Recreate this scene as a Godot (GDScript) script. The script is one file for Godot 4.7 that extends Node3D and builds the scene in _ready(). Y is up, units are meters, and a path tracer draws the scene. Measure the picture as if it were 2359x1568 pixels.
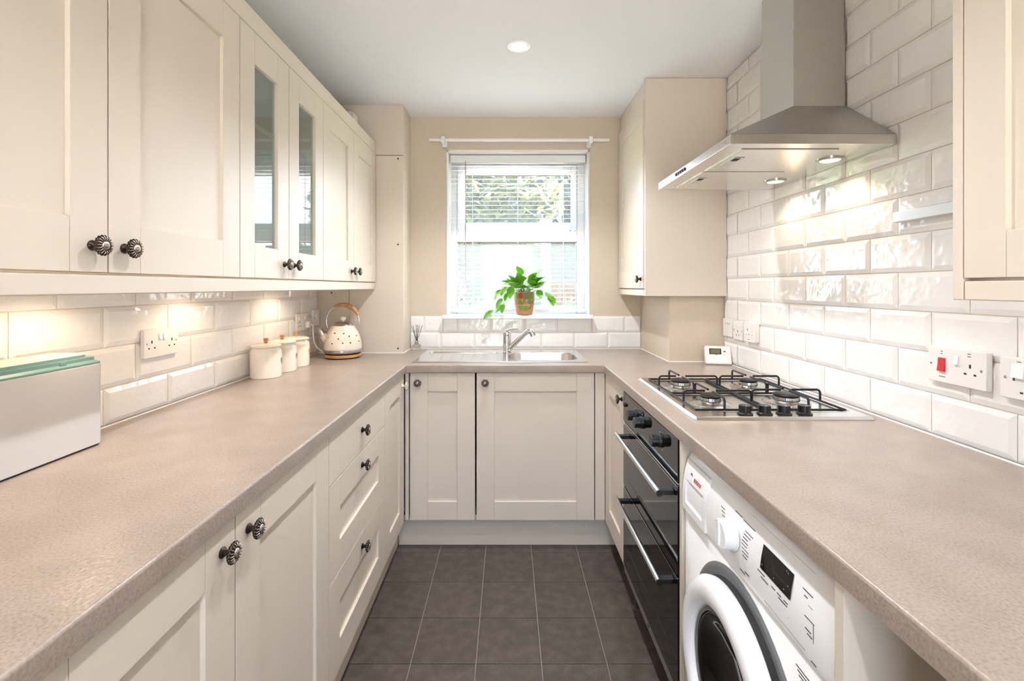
extends Node3D
# Narrow galley kitchen. x to the window wall's side, y up, the window wall lies at z = -2.86; depth d means z = -d.

const EYE := 1.285
const FOCAL := 1085.0
const TOP := 0.908
const CEIL := 2.315

class Surf:
	var v := PackedVector3Array()
	var n := PackedVector3Array()

class MB:
	var surfs := {}
	var cur: Surf
	var t := Transform3D()
	func use(m: Material) -> MB:
		if not surfs.has(m):
			surfs[m] = Surf.new()
		cur = surfs[m]
		return self
	func tri(a: Vector3, b: Vector3, c: Vector3, na: Vector3, nb: Vector3, nc: Vector3) -> void:
		var A := t * a
		var B := t * b
		var C := t * c
		var g := (B - A).cross(C - A)
		if g.length_squared() < 1e-18:
			return
		var x := (t.basis * na).normalized()
		var y := (t.basis * nb).normalized()
		var z := (t.basis * nc).normalized()
		if g.dot(x + y + z) > 0.0:
			cur.v.append_array([A, C, B])
			cur.n.append_array([x, z, y])
		else:
			cur.v.append_array([A, B, C])
			cur.n.append_array([x, y, z])
	func quad(a: Vector3, b: Vector3, c: Vector3, d: Vector3, n: Vector3) -> void:
		tri(a, b, c, n, n, n)
		tri(a, c, d, n, n, n)
	func quad4(a: Vector3, b: Vector3, c: Vector3, d: Vector3, na: Vector3, nb: Vector3, nc: Vector3, nd: Vector3) -> void:
		tri(a, b, c, na, nb, nc)
		tri(a, c, d, na, nc, nd)
	# box between two corners, edges chamfered by e
	func bx(p: Vector3, q: Vector3, e := 0.0) -> MB:
		var lo := Vector3(minf(p.x, q.x), minf(p.y, q.y), minf(p.z, q.z))
		var hi := Vector3(maxf(p.x, q.x), maxf(p.y, q.y), maxf(p.z, q.z))
		var c := (lo + hi) / 2.0
		var h := (hi - lo) / 2.0
		e = minf(e, minf(h.x, minf(h.y, h.z)) * 0.98)
		var ax := [Vector3.RIGHT, Vector3.UP, Vector3.BACK]
		var P := func(s: Vector3, k: int) -> Vector3:
			var r := Vector3(h.x - e, h.y - e, h.z - e)
			r[k] = h[k]
			return c + s * r
		for k in 3:
			var i := (k + 1) % 3
			var j := (k + 2) % 3
			for sg in [-1.0, 1.0]:
				var n: Vector3 = ax[k] * sg
				var s := []
				for w in [[-1, -1], [1, -1], [1, 1], [-1, 1]]:
					var u := Vector3.ZERO
					u[k] = sg
					u[i] = w[0]
					u[j] = w[1]
					s.append(P.call(u, k))
				quad(s[0], s[1], s[2], s[3], n)
		if e > 0.0:
			for k in 3:
				var i := (k + 1) % 3
				var j := (k + 2) % 3
				for si in [-1.0, 1.0]:
					for sj in [-1.0, 1.0]:
						var a := Vector3.ZERO
						a[i] = si
						a[j] = sj
						a[k] = -1.0
						var b := a
						b[k] = 1.0
						var ni: Vector3 = ax[i] * si
						var nj: Vector3 = ax[j] * sj
						quad4(P.call(a, i), P.call(b, i), P.call(b, j), P.call(a, j), ni, ni, nj, nj)
			for sx in [-1.0, 1.0]:
				for sy in [-1.0, 1.0]:
					for sz in [-1.0, 1.0]:
						var s := Vector3(sx, sy, sz)
						tri(P.call(s, 0), P.call(s, 1), P.call(s, 2), Vector3(sx, 0, 0), Vector3(0, sy, 0), Vector3(0, 0, sz))
		return self
	# skin over loops of equal length; a loop given twice makes a crease
	func loft(loops: Array, sg := 1.0, closed := true) -> MB:
		var g := []
		for k in loops.size():
			if g.size() > 0 and loops[k] == g[-1]:
				_skin(g, sg, closed)
				g = [loops[k]]
			else:
				g.append(loops[k])
		_skin(g, sg, closed)
		return self
	func _skin(L: Array, sg: float, closed: bool) -> void:
		if L.size() < 2:
			return
		var m: int = L[0].size()
		var w: int = m if closed else m - 1
		var N := []
		for i in L.size():
			var a := PackedVector3Array()
			a.resize(m)
			N.append(a)
		for i in L.size() - 1:
			for j in w:
				var j2 := (j + 1) % m
				var f: Vector3 = (L[i + 1][j2] - L[i][j]).cross(L[i + 1][j] - L[i][j2]) * sg
				N[i][j] += f
				N[i][j2] += f
				N[i + 1][j] += f
				N[i + 1][j2] += f
		# points that fall together (the pole of a lathe) share a normal
		for i in [0, L.size() - 1]:
			if L[i][0].is_equal_approx(L[i][m / 2]) and L[i][0].is_equal_approx(L[i][m / 3]):
				var s := Vector3.ZERO
				for j in m:
					s += N[i][j]
				for j in m:
					N[i][j] = s
		for i in L.size() - 1:
			for j in w:
				var j2 := (j + 1) % m
				quad4(L[i][j], L[i][j2], L[i + 1][j2], L[i + 1][j], N[i][j].normalized(), N[i][j2].normalized(), N[i + 1][j2].normalized(), N[i + 1][j].normalized())
	# profile of (radius, height) turned round the local y axis, creased at its corners; z of a Vector3 profile point is the flute depth
	func lathe(prof: Array, segs := 32, flutes := 0, crease := 38.0) -> MB:
		var loops := []
		for k in prof.size():
			var p = prof[k]
			var amp: float = p.z if p is Vector3 else 0.0
			var lp := PackedVector3Array()
			for j in segs:
				var a := TAU * j / segs
				var r: float = p.x * (1.0 + amp * cos(a * flutes))
				lp.append(Vector3(r * cos(a), p.y, -r * sin(a)))
			loops.append(lp)
			if k > 0 and k < prof.size() - 1:
				var u := Vector2(p.x - prof[k - 1].x, p.y - prof[k - 1].y)
				var w := Vector2(prof[k + 1].x - p.x, prof[k + 1].y - p.y)
				if absf(u.angle_to(w)) > deg_to_rad(crease):
					loops.append(lp)
		return loft(loops)
	func tube(pts: Array, r, segs := 10, closed := false) -> MB:
		var loops := []
		var n := pts.size()
		var up := Vector3.UP
		var first: Vector3 = (pts[1] - pts[0]).normalized()
		if absf(first.dot(up)) > 0.9:
			up = Vector3.RIGHT
		for k in n:
			var d: Vector3
			if closed:
				d = pts[(k + 1) % n] - pts[(k + n - 1) % n]
			else:
				d = pts[mini(k + 1, n - 1)] - pts[maxi(k - 1, 0)]
			d = d.normalized()
			var s := d.cross(up).normalized()
			up = s.cross(d).normalized()
			var rr: float = r[k] if r is Array else r
			var lp := PackedVector3Array()
			for j in segs:
				var a := TAU * j / segs
				lp.append(pts[k] + (s * cos(a) + up * sin(a)) * rr)
			loops.append(lp)
		if closed:
			loops.append(loops[0])
		else:
			var a0 := PackedVector3Array()
			var a1 := PackedVector3Array()
			for j in segs:
				a0.append(pts[0])
				a1.append(pts[n - 1])
			loops = [a0, loops[0]] + loops + [loops[-1], a1]
		return loft(loops)
	# polygon in the local xy plane pushed along z from z0 to z1, front edge chamfered by e
	func prism(poly: PackedVector2Array, z0: float, z1: float, e := 0.0) -> MB:
		var m := poly.size()
		var area := 0.0
		for k in m:
			area += poly[k].cross(poly[(k + 1) % m])
		var so := 1.0 if area > 0.0 else -1.0
		var nn := []
		for k in m:
			var a := (poly[k] - poly[(k + m - 1) % m]).normalized()
			var b := (poly[(k + 1) % m] - poly[k]).normalized()
			nn.append([Vector2(a.y, -a.x) * so, Vector2(b.y, -b.x) * so])
		var ins := PackedVector2Array()
		for k in m:
			var a: Vector2 = nn[k][0]
			var b: Vector2 = nn[k][1]
			var mid := (a + b).normalized()
			ins.append(poly[k] - mid * (e / maxf(0.3, mid.dot(a))))
		var idx := Geometry2D.triangulate_polygon(poly)
		var zf := z1
		var dirn := signf(z1 - z0)
		for k in idx.size() / 3:
			var a := ins[idx[k * 3]]
			var b := ins[idx[k * 3 + 1]]
			var c := ins[idx[k * 3 + 2]]
			var n := Vector3(0, 0, dirn)
			tri(Vector3(a.x, a.y, zf), Vector3(b.x, b.y, zf), Vector3(c.x, c.y, zf), n, n, n)
			a = poly[idx[k * 3]]
			b = poly[idx[k * 3 + 1]]
			c = poly[idx[k * 3 + 2]]
			tri(Vector3(a.x, a.y, z0), Vector3(b.x, b.y, z0), Vector3(c.x, c.y, z0), -n, -n, -n)
		for k in m:
			var k2 := (k + 1) % m
			var a: Vector2 = nn[k][1]
			var b := a
			var sm := (nn[k][0] + nn[k][1]).normalized() as Vector2
			var sm2 := (nn[k2][0] + nn[k2][1]).normalized() as Vector2
			if nn[k][0].dot(nn[k][1]) > 0.7:
				a = sm
			if nn[k2][0].dot(nn[k2][1]) > 0.7:
				b = sm2
			var A := Vector3(a.x, a.y, 0)
			var B := Vector3(b.x, b.y, 0)
			var ze := z1 - dirn * e
			quad4(Vector3(poly[k].x, poly[k].y, z0), Vector3(poly[k2].x, poly[k2].y, z0), Vector3(poly[k2].x, poly[k2].y, ze), Vector3(poly[k].x, poly[k].y, ze), A, B, B, A)
			if e > 0.0:
				var Z := Vector3(0, 0, dirn)
				quad4(Vector3(poly[k].x, poly[k].y, ze), Vector3(poly[k2].x, poly[k2].y, ze), Vector3(ins[k2].x, ins[k2].y, z1), Vector3(ins[k].x, ins[k].y, z1), A, B, (B + Z * 2).normalized(), (A + Z * 2).normalized())
		return self
	func mesh() -> ArrayMesh:
		var am := ArrayMesh.new()
		for m in surfs:
			var s: Surf = surfs[m]
			if s.v.size() == 0:
				continue
			var arr := []
			arr.resize(Mesh.ARRAY_MAX)
			arr[Mesh.ARRAY_VERTEX] = s.v
			arr[Mesh.ARRAY_NORMAL] = s.n
			am.add_surface_from_arrays(Mesh.PRIMITIVE_TRIANGLES, arr)
			am.surface_set_material(am.get_surface_count() - 1, m)
		return am

# ---------------------------------------------------------------- helpers
var used := {}
var M := {}

func V(x: float, y: float, d: float) -> Vector3:
	return Vector3(x, y, -d)

func numbered(n: String) -> String:
	if not used.has(n):
		used[n] = 0
		return n
	used[n] += 1
	return "%s_%03d" % [n, used[n]]

func tag(o: Node, label: String, category: String, group := "") -> void:
	o.set_meta("label", label)
	o.set_meta("category", category)
	if group != "":
		o.set_meta("group", group)

func thing(called: String, label: String, category: String, at := Vector3.ZERO, group := "", turn := 0.0) -> Node3D:
	var o := Node3D.new()
	o.name = numbered(called)
	o.position = at
	o.rotation.y = turn
	add_child(o)
	tag(o, label, category, group)
	return o

# builder whose points are world points, for a part of that thing
func wb(parent: Node3D, m: Material) -> MB:
	var b := MB.new()
	b.t = parent.transform.affine_inverse()
	b.use(m)
	return b

func mb(m: Material) -> MB:
	return MB.new().use(m)

func put(called: String, mesh: Mesh, parent: Node3D, at := Transform3D()) -> MeshInstance3D:
	var o := MeshInstance3D.new()
	o.name = called
	o.mesh = mesh
	o.transform = at
	parent.add_child(o, true)
	return o

func struct(called: String, mesh: Mesh, label := "", category := "") -> MeshInstance3D:
	var o := MeshInstance3D.new()
	o.name = called
	o.mesh = mesh
	add_child(o)
	o.set_meta("kind", "structure")
	if label != "":
		tag(o, label, category)
	return o

func rr(x0: float, y0: float, x1: float, y1: float, r: float, k := 4) -> PackedVector2Array:
	var p := PackedVector2Array()
	for c in [[x1 - r, y0 + r, -PI / 2], [x1 - r, y1 - r, 0.0], [x0 + r, y1 - r, PI / 2], [x0 + r, y0 + r, PI]]:
		for j in k + 1:
			var a: float = c[2] + PI / 2 * j / k
			p.append(Vector2(c[0] + r * cos(a), c[1] + r * sin(a)))
	return p

func flat_loop(p: PackedVector2Array, y: float) -> PackedVector3Array:
	var o := PackedVector3Array()
	for q in p:
		o.append(Vector3(q.x, y, -q.y))
	return o

# bases of things that face the aisle from one run, from the other, and from the window wall
func face_px(x: float, y: float, d: float) -> Transform3D:   # faces +x, local x runs to the window
	return Transform3D(Basis(Vector3(0, 0, -1), Vector3.UP, Vector3(1, 0, 0)), V(x, y, d))
func face_nx(x: float, y: float, d: float) -> Transform3D:   # faces -x, local x runs away from the window
	return Transform3D(Basis(Vector3(0, 0, 1), Vector3.UP, Vector3(-1, 0, 0)), V(x, y, d))
func face_pz(x: float, y: float, d: float) -> Transform3D:
	return Transform3D(Basis(), V(x, y, d))

func rel(parent: Node3D, t: Transform3D) -> Transform3D:
	return parent.transform.affine_inverse() * t

func noise(freq: float, oct: int, seed_: int, ramp: Array, size := 512, kind := FastNoiseLite.TYPE_SIMPLEX_SMOOTH, normal := false, bump := 4.0) -> NoiseTexture2D:
	var f := FastNoiseLite.new()
	f.noise_type = kind
	f.seed = seed_
	f.frequency = freq
	f.fractal_octaves = oct
	var t := NoiseTexture2D.new()
	t.width = size
	t.height = size
	t.seamless = true
	t.generate_mipmaps = false
	t.noise = f
	if normal:
		t.as_normal_map = true
		t.bump_strength = bump
	elif ramp.size() > 0:
		var g := Gradient.new()
		var off := PackedFloat32Array()
		var col := PackedColorArray()
		for r in ramp:
			off.append(r[0])
			col.append(r[1])
		g.offsets = off
		g.colors = col
		t.color_ramp = g
	return t

func rgb(r: float, g: float, b: float, a := 1.0) -> Color:
	return Color(r / 255.0, g / 255.0, b / 255.0, a)

func mat(c: Color, rough: float, metal := 0.0) -> StandardMaterial3D:
	var m := StandardMaterial3D.new()
	m.albedo_color = c
	m.roughness = rough
	m.metallic = metal
	return m

func tex(m: StandardMaterial3D, t: Texture2D, scale: Vector3, world := true) -> StandardMaterial3D:
	m.albedo_texture = t
	m.uv1_triplanar = true
	m.uv1_world_triplanar = world
	m.uv1_scale = scale
	return m

func relief(m: StandardMaterial3D, t: Texture2D, s: float) -> StandardMaterial3D:
	m.normal_enabled = true
	m.normal_texture = t
	m.normal_scale = s
	return m

func glow(c: Color, e: float) -> StandardMaterial3D:
	var m := mat(Color(0.9, 0.9, 0.9), 0.4)
	m.emission_enabled = true
	m.emission = c
	m.emission_energy_multiplier = e
	return m

func spot(parent: Node3D, at: Vector3, towards: Vector3, energy: float, angle: float, c: Color, size := 0.03) -> SpotLight3D:
	var l := SpotLight3D.new()
	l.name = "lamp"
	l.light_color = c
	l.light_energy = energy
	l.light_size = size
	l.spot_angle = angle
	l.spot_angle_attenuation = 0.6
	l.spot_range = 8.0
	l.spot_attenuation = 2.0
	l.shadow_enabled = true
	parent.add_child(l, true)
	var z := -towards.normalized()
	var x := Vector3.RIGHT if absf(z.dot(Vector3.RIGHT)) < 0.9 else Vector3.UP
	x = (x - z * x.dot(z)).normalized()
	l.transform = Transform3D(Basis(x, z.cross(x), z), at - parent.position)
	return l

# ---------------------------------------------------------------- scene
func _ready() -> void:
	view()
	materials()
	shell()
	window_wall()
	tiles()
	worktop()
	base_units()
	bay_shade_cupboard()
	wall_units()
	hood()
	hob()
	oven()
	washing_machine()
	sink()
	plates()
	worktop_things()
	sill_things()
	lamps()
	garden()

func view() -> void:
	var cam := Camera3D.new()
	cam.name = "camera"
	cam.projection = Camera3D.PROJECTION_FRUSTUM
	cam.near = 0.05
	cam.far = 200.0
	cam.size = 1568.0 / FOCAL * cam.near
	cam.frustum_offset = Vector2(9.5, -124.0) / FOCAL * cam.near
	cam.position = Vector3(0, EYE, 0)
	add_child(cam)
	cam.current = true
	var sky := ProceduralSkyMaterial.new()
	sky.sky_top_color = rgb(186, 214, 252)
	sky.sky_horizon_color = rgb(230, 240, 254)
	sky.ground_bottom_color = rgb(150, 158, 140)
	sky.ground_horizon_color = rgb(210, 214, 206)
	sky.sky_energy_multiplier = 1.0
	var e := Environment.new()
	e.background_mode = Environment.BG_SKY
	e.sky = Sky.new()
	e.sky.sky_material = sky
	e.background_energy_multiplier = 4.8
	e.tonemap_mode = Environment.TONE_MAPPER_LINEAR
	e.tonemap_exposure = 2.75
	e.sdfgi_enabled = true
	e.ssao_enabled = true
	e.ssil_enabled = true
	# midday sun, high over the side of the house: it lights garden and added paving and reaches the room only by bounce
	var sun := DirectionalLight3D.new()
	sun.name = "sun"
	sun.light_energy = 19.0
	sun.light_color = Color(1.0, 0.98, 0.95)
	sun.light_angular_distance = 0.6
	sun.sky_mode = DirectionalLight3D.SKY_MODE_LIGHT_ONLY
	sun.shadow_enabled = true
	add_child(sun)
	sun.look_at_from_position(Vector3.ZERO, Vector3(-0.78, -0.62, 0.02), Vector3.UP)
	var w := WorldEnvironment.new()
	w.name = "world"
	w.environment = e
	add_child(w)

func materials() -> void:
	var fine := noise(0.03, 4, 3, [[0.0, Color(0.985, 0.985, 0.983)], [1.0, Color(1, 1, 1)]])
	M.cream = mat(rgb(221, 210, 196), 0.36)
	M.cream2 = mat(rgb(220, 208, 193), 0.5)
	M.wallpaint = tex(mat(rgb(216, 202, 183), 0.85), noise(0.05, 5, 9, [[0.0, Color(0.97, 0.97, 0.97)], [1.0, Color(1, 1, 1)]]), Vector3(2, 2, 2))
	M.white = mat(rgb(245, 245, 247), 0.9)
	M.upvc = mat(rgb(243, 244, 245), 0.28)
	M.gloss_white = mat(rgb(246, 247, 249), 0.22)
	M.plate = mat(rgb(240, 237, 233), 0.3)
	# laminate: warm beige with cloudy drifts and small flecks
	var clouds := noise(0.012, 5, 21, [[0.2, rgb(163, 150, 139)], [0.5, rgb(168, 155, 144)], [0.8, rgb(173, 160, 149)]])
	M.laminate = tex(mat(Color(1, 1, 1), 0.28), clouds, Vector3(1.1, 1.1, 1.1))
	M.laminate.detail_enabled = true
	M.laminate.detail_blend_mode = BaseMaterial3D.BLEND_MODE_MUL
	M.laminate.detail_uv_layer = BaseMaterial3D.DETAIL_UV_1
	M.laminate.detail_albedo = noise(0.16, 3, 5, [[0.25, Color(0.9, 0.885, 0.87)], [0.5, Color(0.985, 0.98, 0.975)], [0.8, Color(1, 1, 1)]], 1024)
	relief(M.laminate, noise(0.2, 3, 8, [], 512, FastNoiseLite.TYPE_SIMPLEX_SMOOTH, true, 2.0), 0.15)
	# glazed metro tile with a slightly wavy glaze
	M.tile = mat(rgb(243, 241, 238), 0.07)
	M.tile.uv1_triplanar = true
	M.tile.uv1_world_triplanar = true
	M.tile.uv1_scale = Vector3(2.2, 2.2, 2.2)
	relief(M.tile, noise(0.02, 2, 14, [], 512, FastNoiseLite.TYPE_SIMPLEX_SMOOTH, true, 6.0), 0.22)
	M.grout = tex(mat(rgb(222, 211, 199), 0.9), fine, Vector3(3, 3, 3))
	# floor vinyl tile
	M.floor = []
	for k in 3:
		var fm := tex(mat(Color(1, 1, 1), 0.42), noise(0.018, 5, 31 + k, [[0.2, rgb(84 + k * 2, 74 + k * 2, 67 + k * 2)], [0.5, rgb(92 + k * 2, 82 + k * 2, 75 + k * 2)], [0.8, rgb(101 + k * 2, 91 + k * 2, 84 + k * 2)]]), Vector3(1.7, 1.7, 1.7))
		fm.detail_enabled = true
		fm.detail_blend_mode = BaseMaterial3D.BLEND_MODE_MUL
		fm.detail_uv_layer = BaseMaterial3D.DETAIL_UV_1
		fm.detail_albedo = noise(0.12, 4, 41, [[0.2, Color(0.78, 0.77, 0.76)], [0.5, Color(0.95, 0.95, 0.95)], [0.85, Color(1, 1, 1)]], 1024)
		M.floor.append(fm)
	M.floor_grout = mat(rgb(176, 163, 150), 0.8)
	M.dark = mat(rgb(30, 26, 24), 0.7)
	M.black = mat(rgb(14, 14, 15), 0.32)
	M.black_glass = mat(rgb(10, 9, 9), 0.04)
	M.black_enamel = mat(rgb(17, 17, 18), 0.38)
	# brushed stainless steel
	var brush := noise(0.09, 3, 77, [[0.0, Color(0.33, 0.33, 0.33)], [1.0, Color(0.38, 0.38, 0.38)]])
	M.steel = mat(rgb(196, 192, 187), 1.0, 1.0)
	M.steel.roughness_texture = brush
	M.steel.uv1_triplanar = true
	M.steel.uv1_world_triplanar = true
	M.steel.uv1_scale = Vector3(0.9, 22, 0.9)
	M.steel_h = mat(rgb(218, 215, 211), 0.23, 1.0)
	M.chrome = mat(rgb(214, 214, 216), 0.07, 1.0)
	M.chrome_satin = mat(rgb(205, 203, 200), 0.25, 1.0)
	M.pewter = mat(rgb(72, 63, 54), 0.33, 1.0)
	M.pewter_light = mat(rgb(190, 182, 172), 0.25, 1.0)
	M.wood = tex(mat(Color(1, 1, 1), 0.5), noise(0.02, 4, 50, [[0.2, rgb(172, 118, 68)], [0.5, rgb(200, 148, 96)], [0.8, rgb(214, 166, 114)]]), Vector3(3, 14, 3), false)
	M.enamel = mat(rgb(236, 224, 206), 0.14)
	M.ceramic = mat(rgb(243, 234, 219), 0.16)
	M.teal = mat(rgb(122, 160, 154), 0.35)
	M.teal_pale = mat(rgb(226, 228, 208), 0.4)
	M.glass = mat(Color(0.92, 0.97, 0.95, 0.08), 0.03)
	M.glass.transparency = BaseMaterial3D.TRANSPARENCY_ALPHA
	M.glass.metallic_specular = 0.5
	M.cab_glass = mat(Color(0.55, 0.62, 0.58, 0.3), 0.02)
	M.cab_glass.transparency = BaseMaterial3D.TRANSPARENCY_ALPHA
	M.cab_glass.metallic_specular = 0.5
	M.red = mat(rgb(206, 38, 44), 0.25)
	M.ink = mat(rgb(70, 68, 68), 0.6)
	M.pale_ink = mat(rgb(150, 148, 146), 0.6)
	M.silver_rail = mat(rgb(222, 224, 224), 0.3, 0.25)
	M.slat = mat(rgb(248, 248, 248), 0.4)
	M.slat.backlight_enabled = true
	M.slat.backlight = Color(0.16, 0.16, 0.16)
	M.leaf = tex(mat(Color(1, 1, 1), 0.4), noise(0.05, 3, 61, [[0.2, rgb(84, 138, 40)], [0.6, rgb(126, 182, 56)], [0.9, rgb(164, 212, 80)]]), Vector3(14, 14, 14), false)
	M.leaf.backlight_enabled = true
	M.leaf.backlight = Color(0.5, 0.7, 0.2)
	M.grey_rubber = mat(rgb(120, 122, 124), 0.5)
	M.seal_white = mat(rgb(246, 243, 238), 0.4)

# ---------------------------------------------------------------- setting
func shell() -> void:
	struct("ceiling", mb(M.white).bx(V(-1.3, CEIL, 3.1), V(1.3, CEIL + 0.12, -1.75)).mesh(), "smooth white plaster ceiling", "ceiling")
	# floor with its tiles
	var fl := struct("floor", mb(M.floor_grout).bx(V(-1.3, -0.12, 3.1), V(1.3, -0.003, -1.75)).mesh(), "floor of square dark slate coloured tiles with pale joints", "floor")
	var g := 0.0022
	var pitch := 0.2235
	var tm := []
	for k in 3:
		tm.append(mb(M.floor[k]).bx(Vector3(g / 2, -0.006, -g / 2), Vector3(pitch - g / 2, 0, -pitch + g / 2), 0.0012).mesh())
	var rng := RandomNumberGenerator.new()
	rng.seed = 4
	for i in range(-3, 3):
		for j in range(-14, 4):
			put("tile", tm[rng.randi() % 3], fl, Transform3D(Basis(), V(0.1147 + i * pitch, 0, 1.606 + j * pitch)))
	# side walls and the wall behind, each a slab with thickness
	struct("wall_left", mb(M.wallpaint).bx(V(-1.086, -0.12, 3.1), V(-1.25, CEIL, -1.75)).mesh(), "long cream wall with glazed metro tiles under the wall cupboards", "wall")
	struct("wall_right", mb(M.grout).bx(V(1.086, -0.12, 3.1), V(1.25, CEIL, -1.75)).mesh(), "long wall tiled to the ceiling in glossy cream metro tiles", "wall")
	# wall behind; its unseen glazed door is added to let in fill daylight
	var rw := mb(M.wallpaint)
	rw.bx(V(-1.086, -0.12, -1.6), V(-0.45, CEIL, -1.75))
	rw.bx(V(0.45, -0.12, -1.6), V(1.086, CEIL, -1.75))
	rw.bx(V(-0.45, 2.05, -1.6), V(0.45, CEIL, -1.75))
	rw.bx(V(-0.45, -0.12, -1.6), V(0.45, 0.0, -1.75))
	struct("wall_rear", rw.mesh(), "cream wall around the added glazed door", "wall")
	var gd := struct("door_1", mb(M.upvc).bx(V(-0.45, 0, -1.64), V(-0.39, 2.05, -1.69), 0.004).bx(V(0.39, 0, -1.64), V(0.45, 2.05, -1.69), 0.004).bx(V(-0.39, 1.95, -1.64), V(0.39, 2.05, -1.69), 0.004).bx(V(-0.39, 0, -1.64), V(0.39, 0.45, -1.69), 0.004).mesh(), "added unseen white glazed door letting in fill daylight", "door")
	put("pane", mb(M.glass).bx(V(-0.39, 0.45, -1.66), V(0.39, 1.95, -1.666)).mesh(), gd)
	# boxed-in pipe corner by the kettle: two painted boards screwed to a frame
	var bx1 := struct("wall_boxing", mb(M.wallpaint).bx(V(-1.086, TOP, 2.69), V(-0.604, CEIL, 2.868)).mesh(), "cream boarded pipe boxing beside the window wall", "wall")
	put("panel", mb(M.cream2).bx(V(-1.086, TOP + 0.002, 2.67), V(-0.9008, 2.028, 2.69), 0.0012).mesh(), bx1)
	put("panel", mb(M.cream2).bx(V(-0.8992, TOP + 0.002, 2.67), V(-0.592, 2.028, 2.69), 0.0012).mesh(), bx1)
	put("panel", mb(M.cream2).bx(V(-1.086, 2.031, 2.67), V(-0.592, CEIL, 2.69), 0.0012).mesh(), bx1)
	put("side_panel", mb(M.cream2).bx(V(-0.604, TOP + 0.002, 2.69), V(-0.592, CEIL, 2.868)).mesh(), bx1)
	var sc := mb(M.pewter)
	sc.t = face_pz(0, 0, 2.67)
	var head := mb(M.pewter)
	head.t = Transform3D(Basis(Vector3.RIGHT, PI / 2), Vector3.ZERO)
	head.lathe([Vector2(0, 0.0), Vector2(0.005, 0.0), Vector2(0.004, 0.0015), Vector2(0, 0.0018)], 10)
	for y in [2.01, 1.524, 0.935]:
		put("screw", head.mesh(), bx1, face_pz(-0.623, y, 2.67))
	put("screw", head.mesh(), bx1, face_pz(-1.0, 1.25, 2.67))
	# boxed corner under the other corner cupboard
	struct("wall_corner", mb(M.wallpaint).bx(V(0.808, TOP, 2.36), V(1.086, 1.2375, 2.868)).mesh(), "cream boxed corner under the tall wall cupboard", "wall")

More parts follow.
